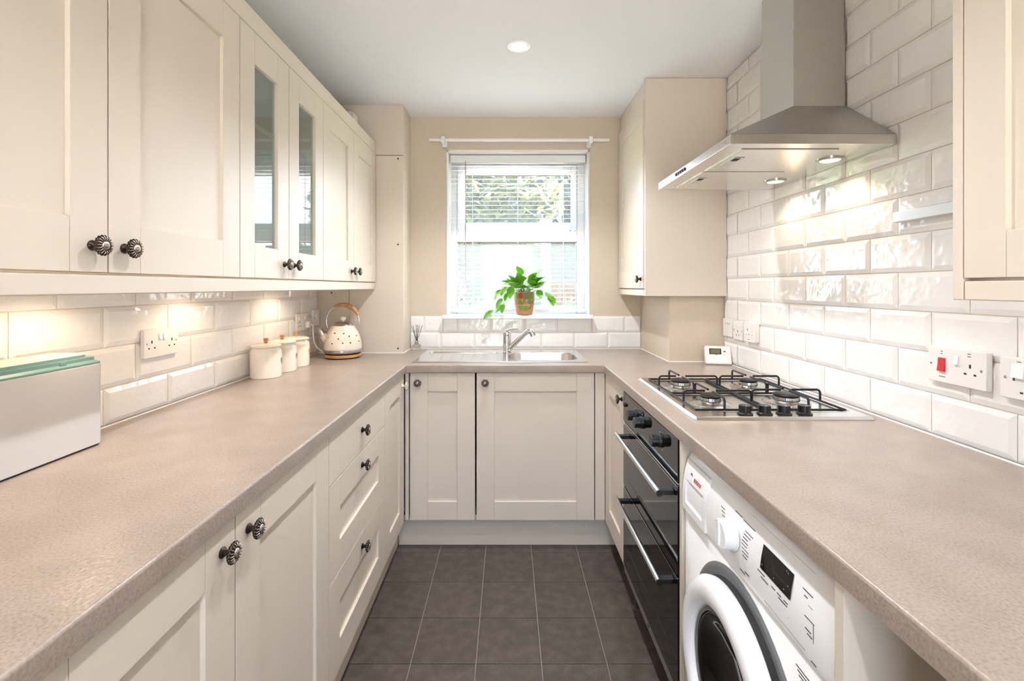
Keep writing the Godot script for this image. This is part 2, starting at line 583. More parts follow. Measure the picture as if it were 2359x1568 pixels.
func window_wall() -> void:
	var wl := -0.369
	var wr := 0.493
	var wb_ := EYE - 0.169
	var wt := EYE + 0.825
	var b := mb(M.wallpaint)
	b.bx(V(-1.25, -0.12, 2.868), V(wl, CEIL, 3.1))
	b.bx(V(wr, -0.12, 2.868), V(1.25, CEIL, 3.1))
	b.bx(V(wl, wt, 2.868), V(wr, CEIL, 3.1))
	b.bx(V(wl, -0.12, 2.868), V(wr, wb_ - 0.024, 3.1))
	struct("wall_back", b.mesh(), "pale cream wall around the window", "wall")
	# white bead and lining of the reveal
	var ln := mb(M.upvc)
	ln.bx(V(wl - 0.004, wb_, 2.864), V(wl + 0.008, wt + 0.006, 2.985), 0.002)
	ln.bx(V(wr - 0.008, wb_, 2.864), V(wr + 0.004, wt + 0.006, 2.985), 0.002)
	ln.bx(V(wl - 0.004, wt - 0.008, 2.864), V(wr + 0.004, wt + 0.008, 2.985), 0.002)
	# frame, transom, sash
	var y := func(r: float) -> float: return EYE + r
	var fr := mb(M.upvc)
	fr.bx(V(wl + 0.008, wb_, 2.985), V(-0.323, wt - 0.008, 3.05), 0.004)
	fr.bx(V(0.438, wb_, 2.985), V(wr - 0.008, wt - 0.008, 3.05), 0.004)
	fr.bx(V(-0.323, y.call(0.768), 2.985), V(0.438, wt - 0.008, 3.05), 0.004)
	fr.bx(V(-0.323, wb_, 2.985), V(0.438, y.call(-0.123), 3.05), 0.004)
	var win := struct("window_1", fr.mesh(), "white framed window over the sink with a top opening light", "window")
	put("reveal_lining", ln.mesh(), win)
	put("transom", mb(M.upvc).bx(V(-0.323, y.call(0.285), 2.985), V(0.438, y.call(0.354), 3.05), 0.004).mesh(), win)
	var sa := mb(M.upvc)
	sa.bx(V(-0.319, y.call(0.358), 2.968), V(-0.271, y.call(0.764), 3.03), 0.006)
	sa.bx(V(0.40, y.call(0.358), 2.968), V(0.434, y.call(0.764), 3.03), 0.006)
	sa.bx(V(-0.271, y.call(0.712), 2.968), V(0.40, y.call(0.764), 3.03), 0.006)
	sa.bx(V(-0.271, y.call(0.358), 2.968), V(0.40, y.call(0.399), 3.03), 0.006)
	var sash := put("sash", sa.mesh(), win)
	var gk := mb(M.ink)
	gk.bx(V(-0.273, y.call(0.705), 3.0), V(0.402, y.call(0.713), 3.008))
	gk.bx(V(-0.273, y.call(0.397), 3.0), V(-0.268, y.call(0.713), 3.008))
	gk.bx(V(0.397, y.call(0.397), 3.0), V(0.402, y.call(0.713), 3.008))
	put("gasket", gk.mesh(), sash)
	var gk2 := mb(M.ink)
	gk2.bx(V(-0.325, y.call(0.279), 3.0), V(0.44, y.call(0.287), 3.008))
	gk2.bx(V(-0.325, y.call(-0.125), 3.0), V(-0.32, y.call(0.287), 3.008))
	gk2.bx(V(0.435, y.call(-0.125), 3.0), V(0.44, y.call(0.287), 3.008))
	put("gasket", gk2.mesh(), win)
	put("pane", mb(M.glass).bx(V(-0.272, y.call(0.397), 3.01), V(0.402, y.call(0.713), 3.014)).mesh(), sash)
	put("pane", mb(M.glass).bx(V(-0.325, y.call(-0.125), 3.01), V(0.44, y.call(0.287), 3.014)).mesh(), win)
	var hn := mb(M.upvc)
	hn.bx(V(0.03, y.call(0.366), 2.961), V(0.075, y.call(0.39), 2.968), 0.004)
	hn.tube([V(0.052, y.call(0.378), 2.962), V(0.052, y.call(0.378), 2.958), V(0.07, y.call(0.377), 2.956), V(0.16, y.call(0.374), 2.956)], [0.008, 0.008, 0.008, 0.006], 10)
	put("handle", hn.mesh(), sash)
	# sill board
	put("sill", mb(M.gloss_white).bx(V(-0.392, wb_ - 0.024, 2.80), V(0.511, wb_, 2.868), 0.005).bx(V(wl, wb_ - 0.024, 2.868), V(wr, wb_, 3.06)).mesh(), win)

# metro tile w x h, front at local z = 0.009; the chamfer only on edges that were not cut
func tile_mesh(w: float, h: float, cut: Array, cache: Dictionary) -> Mesh:
	var key := "%.4f %.4f %s" % [w, h, str(cut)]
	if cache.has(key):
		return cache[key]
	var e := 0.013
	var z0 := 0.003
	var z1 := 0.0075
	var l := 0.0 if cut[0] else minf(e, w / 2.5)
	var r := 0.0 if cut[1] else minf(e, w / 2.5)
	var bt := 0.0 if cut[2] else minf(e, h / 2.5)
	var tp := 0.0 if cut[3] else minf(e, h / 2.5)
	var b := mb(M.tile)
	var o := [Vector3(0, 0, z0), Vector3(w, 0, z0), Vector3(w, h, z0), Vector3(0, h, z0)]
	if l == 0.0:
		o[0].z = z1; o[3].z = z1
	if r == 0.0:
		o[1].z = z1; o[2].z = z1
	var q := [Vector3(l, bt, z1), Vector3(w - r, bt, z1), Vector3(w - r, h - tp, z1), Vector3(l, h - tp, z1)]
	o = [Vector3(0, 0, z0), Vector3(w, 0, z0), Vector3(w, h, z0), Vector3(0, h, z0)]
	for k in 4:
		var c: Vector3 = q[k]
		if (l == 0.0 and k in [0, 3]) or (r == 0.0 and k in [1, 2]) or (bt == 0.0 and k in [0, 1]) or (tp == 0.0 and k in [2, 3]):
			pass
	b.quad(q[0], q[1], q[2], q[3], Vector3.BACK)
	for k in 4:
		var k2 := (k + 1) % 4
		var n: Vector3 = (o[k2] - o[k]).cross(q[k] - o[k])
		if n.length() < 1e-9:
			n = [Vector3.DOWN, Vector3.RIGHT, Vector3.UP, Vector3.LEFT][k]
		if n.z < 0.0:
			n = -n
		n = n.normalized()
		b.quad(o[k], o[k2], q[k2], q[k], n)
		var sd: Vector3 = [Vector3.DOWN, Vector3.RIGHT, Vector3.UP, Vector3.LEFT][k]
		var f0 := Vector3(o[k].x, o[k].y, 0)
		var f1 := Vector3(o[k2].x, o[k2].y, 0)
		b.quad(f0, f1, o[k2], o[k], sd)
	cache[key] = b.mesh()
	return cache[key]

func lay_tiles(parent: Node3D, at: Callable, u0: float, u1: float, v0: float, v1: float, pw: float, hs: Array, ph: Array) -> void:
	var cache := {}
	var g := 0.0026
	var y := v0
	var row := 0
	while y < v1 - 0.004:
		var h: float = hs[mini(row, hs.size() - 1)]
		var top := minf(y + h, v1)
		var u: float = ph[row % 2]
		while u > u0:
			u -= pw
		while u < u1:
			var a := maxf(u, u0)
			var c := minf(u + pw, u1)
			if c - a > 0.012 and top - y > 0.006:
				var cut := [a > u + 1e-4, c < u + pw - 1e-4, false, top < y + h - 1e-4]
				put("tile", tile_mesh(snappedf(c - a - g, 0.0001), snappedf(top - y - g, 0.0001), cut, cache), parent, at.call(a + g / 2, c - g / 2, y + g / 2))
			u += pw
		y += h
		row += 1

func tiles() -> void:
	# long wall with the hood: rows of 103.5 mm, 203.5 mm pitch, half-tile bond, to the ceiling
	lay_tiles(get_node("wall_right"), func(a, c, y): return face_nx(1.0875, y, c), 0.66, 2.358, TOP + 0.002, CEIL - 0.002, 0.2035, [0.1035], [1.2055, 1.3086])
	# other long wall, under the cupboards
	var wl := get_node("wall_left")
	put("grout_bed", mb(M.grout).bx(V(-1.0858, TOP + 0.001, 2.668), V(-1.0868, 1.309, -0.3)).mesh(), wl)
	lay_tiles(wl, func(a, c, y): return face_px(-1.0875, y, a), 0.18, 2.668, TOP + 0.002, 1.309, 0.24, [0.1, 0.11], [1.022, 1.132])
	# two rows behind the sink
	var wk := get_node("wall_back")
	put("grout_bed", mb(M.grout).bx(V(-0.59, TOP + 0.001, 2.867), V(0.806, 1.09, 2.8675)).mesh(), wk)
	lay_tiles(wk, func(a, c, y): return face_pz(a, y, 2.8685), -0.59, 0.806, TOP + 0.002, 1.008, 0.2035, [0.098], [-0.2055, -0.104])
	for q in [[-0.59, -0.394, 1.107], [-0.394, 0.513, 1.09], [0.513, 0.806, 1.107]]:
		lay_tiles(wk, func(a, c, y): return face_pz(a, y, 2.8685), q[0], q[1], 1.008, q[2], 0.2035, [0.099], [-0.104, -0.2055])

# ---------------------------------------------------------------- worktop
func worktop() -> void:
	var t := thing("kitchen_worktop", "long beige laminate worktop running round three sides of the kitchen", "worktop", V(0, 0.87, 2.3))
	var b := wb(t, M.laminate)
	var r := 0.006
	var xl := -0.489
	var xr := 0.461
	var df := 2.27
	var near := -0.3
	var slab := func(x0: float, x1: float, d0: float, d1: float) -> void:
		b.quad(V(x0, TOP, d0), V(x1, TOP, d0), V(x1, TOP, d1), V(x0, TOP, d1), Vector3.UP)
		b.quad(V(x0, 0.87, d0), V(x1, 0.87, d0), V(x1, 0.87, d1), V(x0, 0.87, d1), Vector3.DOWN)
	slab.call(-1.079, -0.592, near, 2.668)
	slab.call(-0.592, xl - r, near, 2.858)
	slab.call(xr + r, 0.806, near, 2.858)
	slab.call(0.806, 1.078, near, 2.358)
	slab.call(xl - r, -0.455, df + r, 2.858)
	slab.call(0.385, xr + r, df + r, 2.858)
	slab.call(-0.455, 0.385, df + r, 2.36)
	slab.call(-0.455, 0.385, 2.755, 2.858)
	var loops := []
	var prof := [Vector2(r, 0)]
	for k in range(1, 5):
		var a := PI / 2 * k / 4.0
		prof.append(Vector2(r - r * sin(a), -(r - r * cos(a))))
	prof.append(Vector2(0, -(0.038 - 0.002)))
	prof.append(Vector2(0.002, -0.038))
	prof.append(Vector2(r, -0.038))
	for pt in prof:
		loops.append(PackedVector3Array([V(xl - pt.x, TOP + pt.y, near), V(xl - pt.x, TOP + pt.y, df + pt.x), V(xl - pt.x, TOP + pt.y, df + pt.x)]))
	# three straight lengths, mitred at the inner corners
	for sgm in 3:
		var L := []
		for pt in prof:
			var o: float = pt.x
			var yy: float = TOP + pt.y
			var c := [V(xl - o, yy, near), V(xl - o, yy, df + o), V(xr + o, yy, df + o), V(xr + o, yy, near)]
			L.append(PackedVector3Array([c[sgm], c[sgm + 1]]))
		b.loft(L, -1.0, false)
	for x in [[-1.079, xl], [xr, 1.078]]:
		b.quad(V(x[0], 0.87, near), V(x[1], 0.87, near), V(x[1], TOP, near), V(x[0], TOP, near), Vector3.BACK)
	# sides of the sink cut-out
	b.quad(V(-0.455, 0.87, 2.36), V(0.385, 0.87, 2.36), V(0.385, TOP, 2.36), V(-0.455, TOP, 2.36), Vector3.FORWARD)
	b.quad(V(-0.455, 0.87, 2.755), V(0.385, 0.87, 2.755), V(0.385, TOP, 2.755), V(-0.455, TOP, 2.755), Vector3.BACK)
	put("slab", b.mesh(), t)
	var runs := [[V(-1.0775, TOP, near), V(-1.0775, TOP, 2.667)], [V(-1.0775, TOP, 2.667), V(-0.59, TOP, 2.667)], [V(-0.59, TOP, 2.667), V(-0.59, TOP, 2.857)], [V(-0.59, TOP, 2.857), V(0.806, TOP, 2.857)], [V(0.806, TOP, 2.857), V(0.806, TOP, 2.357)], [V(0.806, TOP, 2.357), V(1.076, TOP, 2.357)], [V(1.076, TOP, 2.357), V(1.076, TOP, near)]]
	for q in runs:
		put("sealant_bead", wb(t, M.seal_white).tube([q[0] + Vector3(0, 0.001, 0), q[1] + Vector3(0, 0.001, 0)], 0.003, 6).mesh(), t)

# ---------------------------------------------------------------- cupboards
func door_mesh(w: float, h: float, st: float, rl: float, flat := false, hole := false) -> Mesh:
	var b := mb(M.cream)
	var e := 0.0012
	b.bx(Vector3(0, 0, 0), Vector3(st, h, -0.02), e)
	b.bx(Vector3(w - st, 0, 0), Vector3(w, h, -0.02), e)
	if flat:
		b.bx(Vector3(st, 0, 0), Vector3(w - st, h, -0.02), e)
		return b.mesh()
	b.bx(Vector3(st, 0, 0), Vector3(w - st, rl, -0.02), e)
	b.bx(Vector3(st, h - rl, 0), Vector3(w - st, h, -0.02), e)
	if not hole:
		b.bx(Vector3(st - 0.002, rl - 0.002, -0.009), Vector3(w - st + 0.002, h - rl + 0.002, -0.017))
	return b.mesh()

var knob_mesh: Mesh
var knob_cream: Mesh
func make_knob(m1: Material, m2: Material) -> Mesh:
	var b := mb(m1)
	b.t = Transform3D(Basis(Vector3.RIGHT, PI / 2), Vector3.ZERO)
	b.lathe([Vector2(0.0, 0.0), Vector2(0.0095, 0.0), Vector2(0.0098, 0.002), Vector2(0.0085, 0.004), Vector2(0.0055, 0.007), Vector2(0.005, 0.012), Vector2(0.0062, 0.0145)], 20)
	b.lathe([Vector3(0.006, 0.0135, 0), Vector3(0.0125, 0.015, 0.02), Vector3(0.017, 0.018, 0.06), Vector3(0.0182, 0.0205, 0.075), Vector3(0.0165, 0.0235, 0.11), Vector3(0.013, 0.026, 0.15), Vector3(0.0098, 0.0268, 0.1), Vector3(0.007, 0.026, 0)], 72, 18, 80.0)
	b.use(m2)
	b.lathe([Vector2(0.0082, 0.0245), Vector2(0.0084, 0.0265), Vector2(0.0062, 0.0287), Vector2(0.003, 0.0299), Vector2(0.0, 0.0302)], 20, 0, 80.0)
	# pale tips of the petals
	for k in 18:
		var a := TAU * k / 18.0
		var dr := Vector3(cos(a), 0, -sin(a))
		b.tube([dr * 0.0098 + Vector3(0, 0.0266, 0), dr * 0.0135 + Vector3(0, 0.0269, 0), dr * 0.0168 + Vector3(0, 0.0245, 0)], [0.0006, 0.0012, 0.0006], 6)
	return b.mesh()

func add_knob(door: Node3D, x: float, y: float, m: Mesh = null) -> void:
	put("knob", m if m else knob_mesh, door, Transform3D(Basis(), Vector3(x, y, 0)))

# carcass of 16 mm boards, open at the front; world corners
func carcass(t: Node3D, p: Vector3, q: Vector3, open: Vector3, top := true) -> void:
	var b := wb(t, M.cream2)
	var lo := Vector3(minf(p.x, q.x), minf(p.y, q.y), minf(p.z, q.z))
	var hi := Vector3(maxf(p.x, q.x), maxf(p.y, q.y), maxf(p.z, q.z))
	var k := 0.016
	b.bx(lo, Vector3(hi.x, lo.y + k, hi.z))
	if top:
		b.bx(Vector3(lo.x, hi.y - k, lo.z), hi)
	var y0 := lo.y + k
	var y1 := hi.y - (k if top else 0.0)
	if absf(open.x) > 0.5:
		b.bx(Vector3(lo.x, y0, lo.z), Vector3(hi.x, y1, lo.z + k))
		b.bx(Vector3(lo.x, y0, hi.z - k), Vector3(hi.x, y1, hi.z))
		if open.x > 0:
			b.bx(Vector3(lo.x, y0, lo.z + k), Vector3(lo.x + k, y1, hi.z - k))
		else:
			b.bx(Vector3(hi.x - k, y0, lo.z + k), Vector3(hi.x, y1, hi.z - k))
	else:
		b.bx(Vector3(lo.x, y0, lo.z), Vector3(lo.x + k, y1, hi.z))
		b.bx(Vector3(hi.x - k, y0, lo.z), Vector3(hi.x, y1, hi.z))
		b.bx(Vector3(lo.x + k, y0, lo.z), Vector3(hi.x - k, y1, lo.z + k))
	put("carcass", b.mesh(), t)

func base_units() -> void:
	knob_mesh = make_knob(M.pewter, M.pewter_light)
	knob_cream = make_knob(M.cream2, M.cream)
	var y0 := 0.15
	var h := 0.716
	var G := 0.0015
	var X := -0.5
	# run under the long worktop by the caddy: door d = 0.45 to 1.3167, drawers to 1.91, corner to 2.26
	var u := thing("base_cupboard", "cream shaker base cupboard with two doors and dark flower knobs meeting in the middle", "cupboard", V(-0.79, 0.15, 0.88))
	carcass(u, V(-1.07, 0.15, 0.45), V(X - 0.022, 0.866, 1.315), Vector3.RIGHT)
	for q in [[0.45, 0.865, 1], [0.865, 1.3167, 0]]:
		var w: float = q[1] - q[0] - G * 2
		var d := put("door", door_mesh(w, h, 0.085, 0.088), u, rel(u, face_px(X, y0, q[0] + G)))
		add_knob(d, w - 0.04 if q[2] == 1 else 0.04, h - 0.046)
	var e := thing("base_cupboard", "plain cream end of the base cupboard run behind the doors", "cupboard", V(-0.79, 0.15, 0.2))
	carcass(e, V(-1.07, 0.15, -0.28), V(X - 0.022, 0.866, 0.448), Vector3.RIGHT)
	var dd := put("door", door_mesh(0.36, h, 0.085, 0.088), e, rel(e, face_px(X, y0, 0.45 - 0.363)))
	add_knob(dd, 0.04, h - 0.046)
	put("door", door_mesh(0.36, h, 0.085, 0.088), e, rel(e, face_px(X, y0, 0.45 - 0.727)))
	var dr := thing("drawer_unit", "cream drawer unit of three drawers with dark flower knobs", "drawers", V(-0.79, 0.15, 1.61))
	carcass(dr, V(-1.07, 0.15, 1.318), V(X - 0.022, 0.866, 1.909), Vector3.RIGHT)
	var dw := 1.910 - 1.3167 - G * 2
	for q in [[0.7235, 0.866, true], [0.4445, 0.7205, false], [0.15, 0.4415, false]]:
		var hh: float = q[1] - q[0]
		var d := put("drawer", door_mesh(dw, hh, 0.085, 0.088, q[2]), dr, rel(dr, face_px(X, q[0], 1.3167 + G)))
		add_knob(d, dw / 2, hh / 2 if q[2] else hh - 0.045)
	var cu := thing("corner_cupboard", "narrow cream base cupboard in the corner by the drawers with a cream knob", "cupboard", V(-0.79, 0.15, 2.1))
	carcass(cu, V(-1.07, 0.15, 1.912), V(X - 0.022, 0.866, 2.62), Vector3.RIGHT)
	var cw := 2.268 - 1.912 - G
	var cd := put("door", door_mesh(cw, h, 0.085, 0.088), cu, rel(cu, face_px(X, y0, 1.912)))
	add_knob(cd, cw - 0.042, h - 0.05, knob_cream)
	# sink run
	var su := thing("sink_cupboard", "cream cupboard under the sink with a narrow and a wide shaker door", "cupboard", V(0, 0.15, 2.5))
	var ds := 2.29
	carcass(su, V(-0.478, 0.15, ds + 0.022), V(0.422, 0.866, 2.85), Vector3.BACK, false)
	var a := put("door", door_mesh(0.316, h, 0.086, 0.09), su, rel(su, face_pz(-0.4765, y0, ds)))
	add_knob(a, 0.04, h - 0.046)
	var c := put("door", door_mesh(0.572, h, 0.086, 0.09), su, rel(su, face_pz(-0.152, y0, ds)))
	add_knob(c, 0.042, h - 0.046)
	put("filler", wb(su, M.cream).bx(V(-0.4995, y0, ds), V(-0.4825, 0.866, ds + 0.02), 0.001).mesh(), su)
	put("filler", wb(su, M.cream).bx(V(0.4245, y0, ds), V(0.4715, 0.866, ds + 0.02), 0.001).mesh(), su)
	# cupboard beside the oven
	var ou := thing("corner_cupboard", "narrow cream base cupboard between the sink corner and the black oven", "cupboard", V(0.78, 0.15, 2.1))
	carcass(ou, V(0.495, 0.15, 1.912), V(1.07, 0.866, 2.62), Vector3.LEFT)
	var ow := 2.288 - 1.906
	var od := put("door", door_mesh(ow, h, 0.085, 0.088), ou, rel(ou, face_nx(0.473, y0, 2.288)))
	add_knob(od, ow - 0.042, h - 0.046)
	# plinths
	var p1 := put("board", wb(self, M.cream2).bx(V(-0.546, 0.0, -0.28), V(-0.562, 0.148, 2.34), 0.001).mesh(), thing("plinth", "long cream kickboard under the drawers", "plinth", V(0, 0, 0)))
	var p2 := put("board", wb(self, M.cream2).bx(V(-0.5445, 0.0, 2.345), V(0.5495, 0.148, 2.361), 0.001).mesh(), thing("plinth", "cream kickboard under the sink cupboard doors", "plinth", V(0, 0, 0)))
	var hd := mb(M.ink)
	hd.t = Transform3D(Basis(Vector3.RIGHT, PI / 2), V(0.055, 0.13, 2.345))
	hd.lathe([Vector2(0, 0.0), Vector2(0.003, 0.0), Vector2(0.002, 0.001), Vector2(0, 0.001)], 8)
	put("screw", hd.mesh(), p2.get_parent())
	put("board", wb(self, M.dark).bx(V(0.552, 0.0, 1.28), V(0.566, 0.148, 2.34), 0.001).mesh(), thing("plinth", "dark board in the recess under the oven", "plinth", V(0, 0, 0)))  # dark board set in the recess below the oven
	# two end panels that flank the washing machine
	var ep := thing("end_panel", "thin cream panel between the oven and the washing machine", "panel", V(0.77, 0, 1.269))
	put("board", wb(ep, M.cream).bx(V(0.465, 0.0, 1.262), V(1.07, 0.869, 1.277), 0.001).mesh(), ep)
	var e2 := thing("end_panel", "thick cream panel closing the washing machine bay beside the open space", "panel", V(0.77, 0, 0.66))
	put("board", wb(e2, M.cream).bx(V(0.465, 0.0, 0.652), V(1.078, 0.869, 0.671), 0.001).mesh(), e2)

func bay_shade_cupboard() -> void:  # cupboard added out of view to block rear light and darken the bay
	var u := thing("base_cupboard", "added unseen cream cupboard that shades the open bay under the worktop", "cupboard", V(0.78, 0.15, -0.1))
	carcass(u, V(0.495, 0.15, -0.28), V(1.07, 0.866, 0.44), Vector3.LEFT)
	put("side_board", wb(u, M.cream2).bx(V(0.48, 0.0, 0.442), V(1.07, 0.866, 0.458)).mesh(), u)
	put("door", door_mesh(0.37, 0.716, 0.085, 0.088), u, rel(u, face_nx(0.473, 0.15, 0.438)))

func wall_units() -> void:
	var X := -0.747
	var y0 := EYE + 0.026
	var h := 0.726
	var G := 0.0015
	var defs := [
		["wall_cupboard", "large cream wall cupboard with two panelled doors above the white caddy", [0.449, 0.881, 1.3136], false],
		["wall_cupboard", "cream wall cupboard with two narrow glazed doors", [1.3136, 1.608, 1.907], true],
		["wall_cupboard", "cream wall cupboard with two panelled doors next to the pipe boxing", [1.907, 2.283, 2.664], false]]
	for q in defs:
		var ds: Array = q[2]
		var u := thing(q[0], q[1], "cupboard", V(-0.9, y0, ds[1]))
		carcass(u, V(-1.084, y0, ds[0] + 0.001), V(X - 0.022, y0 + h, ds[2] - 0.001), Vector3.RIGHT)
		for k in 2:
			var w: float = ds[k + 1] - ds[k] - G * 2
			var d := put("door", door_mesh(w, h, 0.076, 0.095, false, q[3]), u, rel(u, face_px(X, y0, ds[k] + G)))
			if q[3]:
				put("pane", mb(M.cab_glass).bx(Vector3(0.074, 0.093, -0.010), Vector3(w - 0.074, h - 0.093, -0.014)).mesh(), d)
			add_knob(d, w - 0.034 if k == 0 else 0.034, 0.048)
		if q[3]:
			for sy in [0.25, 0.48]:
				put("shelf", wb(u, M.cream2).bx(V(-1.066, y0 + sy, ds[0] + 0.018), V(X - 0.06, y0 + sy + 0.016, ds[2] - 0.018)).mesh(), u)
	var n := thing("wall_cupboard", "cream end of the wall cupboard run past the large doors", "cupboard", V(-0.9, y0, 0.2))
	carcass(n, V(-1.084, y0, -0.1), V(X - 0.022, y0 + h, 0.448), Vector3.RIGHT)
	put("door", door_mesh(0.54, h, 0.076, 0.095), n, rel(n, face_px(X, y0, -0.094)))
	# rails above and below the long row
	var c := thing("cornice_rail", "cream top rail along the row of wall cupboards", "rail", V(-0.75, 2.04, 1.3))
	put("board", wb(c, M.cream).bx(V(X - 0.0, y0 + h + 0.002, -0.1), V(X - 0.02, 2.0985, 2.666), 0.0015).mesh(), c)
	var p := thing("light_rail", "cream light rail under the row of wall cupboards", "rail", V(-0.75, 1.27, 1.3))
	put("board", wb(p, M.cream).bx(V(X - 0.002, EYE - 0.0145, -0.1), V(X - 0.022, y0 - 0.004, 2.666), 0.003).mesh(), p)
	# tall wall cupboard in the corner by the window
	var k := thing("tall_wall_cupboard", "tall cream wall cupboard reaching the ceiling between window and hood", "cupboard", V(0.88, 1.24, 2.6))
	carcass(k, V(0.694, 1.272, 2.345), V(1.078, CEIL - 0.003, 2.858), Vector3.LEFT)
	put("side_panel", wb(k, M.cream).bx(V(0.678, 1.2385, 2.322), V(1.078, CEIL - 0.002, 2.342), 0.001).mesh(), k)
	var kw := 2.855 - 2.345
	var kd := put("door", door_mesh(kw, 0.94, 0.076, 0.095), k, rel(k, face_nx(0.672, 1.2765, 2.855)))
	add_knob(kd, kw - 0.036, 0.047)
	put("top_filler", wb(k, M.cream).bx(V(0.684, 2.22, 2.345), V(0.6935, CEIL - 0.002, 2.857)).mesh(), k)
	put("light_rail", wb(k, M.cream).bx(V(0.676, 1.2385, 2.345), V(0.694, 1.271, 2.857), 0.002).mesh(), k)
	# wall cupboard over the near stretch of worktop
	var r := thing("wall_cupboard", "cream wall cupboard on the tiled wall beside the magnetic rail", "cupboard", V(0.9, 1.26, 0.5))
	carcass(r, V(0.772, 1.299, 0.06), V(1.076, 2.037, 0.776), Vector3.LEFT)
	put("end_panel", wb(r, M.cream).bx(V(0.75, 1.263, 0.777), V(1.076, 2.037, 0.795), 0.0012).mesh(), r)
	put("door", door_mesh(0.354, 0.738, 0.066, 0.071), r, rel(r, face_nx(0.75, 1.299, 0.7755)))
	put("door", door_mesh(0.354, 0.738, 0.066, 0.071), r, rel(r, face_nx(0.75, 1.299, 0.419)))
	put("light_rail", wb(r, M.cream).bx(V(0.751, 1.263, 0.06), V(0.769, 1.294, 0.776), 0.002).mesh(), r)

# ---------------------------------------------------------------- appliances
func hood() -> void:
	var t := thing("cooker_hood", "brushed steel chimney cooker hood over the gas hob", "hood", V(0.85, 1.68, 1.618))
	var x0 := 0.6175
	var x1 := 1.077
	var d0 := 1.306
	var d1 := 1.931
	var yb := EYE + 0.396
	var yr := EYE + 0.424
	var yc := EYE + 0.575
	# rim of four strips, open below
	var b := wb(t, M.steel_h)
	b.bx(V(x0, yb, d0), V(x0 + 0.012, yr, d1), 0.001)
	b.bx(V(x0 + 0.012, yb, d0), V(x1, yr, d0 + 0.012), 0.001)
	b.bx(V(x0 + 0.012, yb, d1 - 0.012), V(x1, yr, d1), 0.001)
	b.bx(V(x1 - 0.012, yb, d0 + 0.012), V(x1, yr, d1 - 0.012), 0.001)
	put("rim", b.mesh(), t)
	# sloping canopy
	var s := wb(t, M.steel)
	var lo := [V(x0, yr, d0), V(x0, yr, d1), V(x1, yr, d1), V(x1, yr, d0)]
	var hi := [V(0.908, yc, 1.5), V(0.908, yc, 1.702), V(x1, yc, 1.702), V(x1, yc, 1.5)]
	var nrm := [Vector3(-1, 1.9, 0), Vector3(0, 1.3, -1), Vector3(1, 0, 0), Vector3(0, 1.3, 1)]
	for k in 4:
		var k2 := (k + 1) % 4
		var n: Vector3 = (lo[k2] - lo[k]).cross(hi[k] - lo[k]).normalized()
		if n.dot(nrm[k]) < 0:
			n = -n
		s.quad(lo[k], lo[k2], hi[k2], hi[k], n)
	put("canopy", s.mesh(), t)
	# chimney: lower and upper sleeve
	put("chimney", wb(t, M.steel).bx(V(0.910, yc, 1.502), V(x1, EYE + 0.82, 1.70), 0.002).mesh(), t)
	put("upper_chimney", wb(t, M.steel).bx(V(0.914, EYE + 0.82, 1.506), V(x1, CEIL - 0.002, 1.696), 0.002).mesh(), t)
	var sl := wb(t, M.dark)
	for k in 3:
		sl.bx(V(0.95, EYE + 0.925 + k * 0.018, 1.5052), V(1.04, EYE + 0.932 + k * 0.018, 1.5062))
	put("vent_slots", sl.mesh(), t)
	# underside: sunk plate, two filters with catches, lamp strip
	var u := wb(t, M.steel_h)
	u.bx(V(x0 + 0.012, yb + 0.0006, d0 + 0.012), V(x1 - 0.012, yb + 0.008, d1 - 0.012))
	put("underside", u.mesh(), t)
	for q in [[d0 + 0.05, 1.612], [1.624, d1 - 0.05]]:
		var f := put("filter", wb(t, M.steel_h).bx(V(x0 + 0.055, yb - 0.002, q[0]), V(0.955, yb + 0.0006, q[1]), 0.001).mesh(), t)
		var dm: float = (q[0] + q[1]) / 2
		var cat := wb(t, M.chrome_satin)
		cat.bx(V(x0 + 0.072, yb - 0.0036, dm - 0.05), V(x0 + 0.105, yb - 0.002, dm + 0.05), 0.0008)
		cat.use(M.dark)
		cat.bx(V(x0 + 0.078, yb - 0.0042, dm - 0.04), V(x0 + 0.096, yb - 0.0036, dm - 0.012))
		put("catch", cat.mesh(), f)
	# push buttons and badge on the front rim
	for k in 5:
		put("button", wb(t, M.black).bx(V(x0 - 0.004, yb + 0.009, 1.64 + k * 0.02), V(x0 + 0.0, yb + 0.019, 1.652 + k * 0.02), 0.001).mesh(), t)
	var bd := wb(t, M.chrome)
	bd.t = bd.t * Transform3D(Basis(Vector3.BACK, PI / 2), V(x0, yb + 0.013, 1.34))
	bd.lathe([Vector2(0, 0), Vector2(0.006, 0), Vector2(0.005, 0.001), Vector2(0, 0.0012)], 14)
	put("badge", bd.mesh(), t)
	# two lamps by the wall
	for d in [1.47, 1.77]:
		var l := wb(t, M.chrome_satin)
		l.t = l.t * Transform3D(Basis(Vector3.RIGHT, PI), V(1.005, yb + 0.0006, d))
		l.lathe([Vector2(0.030, 0.0), Vector2(0.038, 0.0), Vector2(0.038, 0.004), Vector2(0.030, 0.005), Vector2(0.028, 0.002)], 24)
		var ring := put("lamp_ring", l.mesh(), t)
		var g := wb(t, M.hood_glow if M.has("hood_glow") else _hood_glow())
		g.t = g.t * Transform3D(Basis(Vector3.RIGHT, PI), V(1.005, yb + 0.0006, d))
		g.lathe([Vector2(0, 0.002), Vector2(0.029, 0.002), Vector2(0.026, 0.0045), Vector2(0, 0.0055)], 24)
		put("lamp_lens", g.mesh(), ring)
		spot(t, V(1.005, yb - 0.012, d), Vector3(-0.1, -1, 0), 0.035, 66.0, Color(1.0, 0.9, 0.78), 0.025)

func _hood_glow() -> Material:
	M.hood_glow = glow(Color(1.0, 0.9, 0.76), 1.2)
	return M.hood_glow

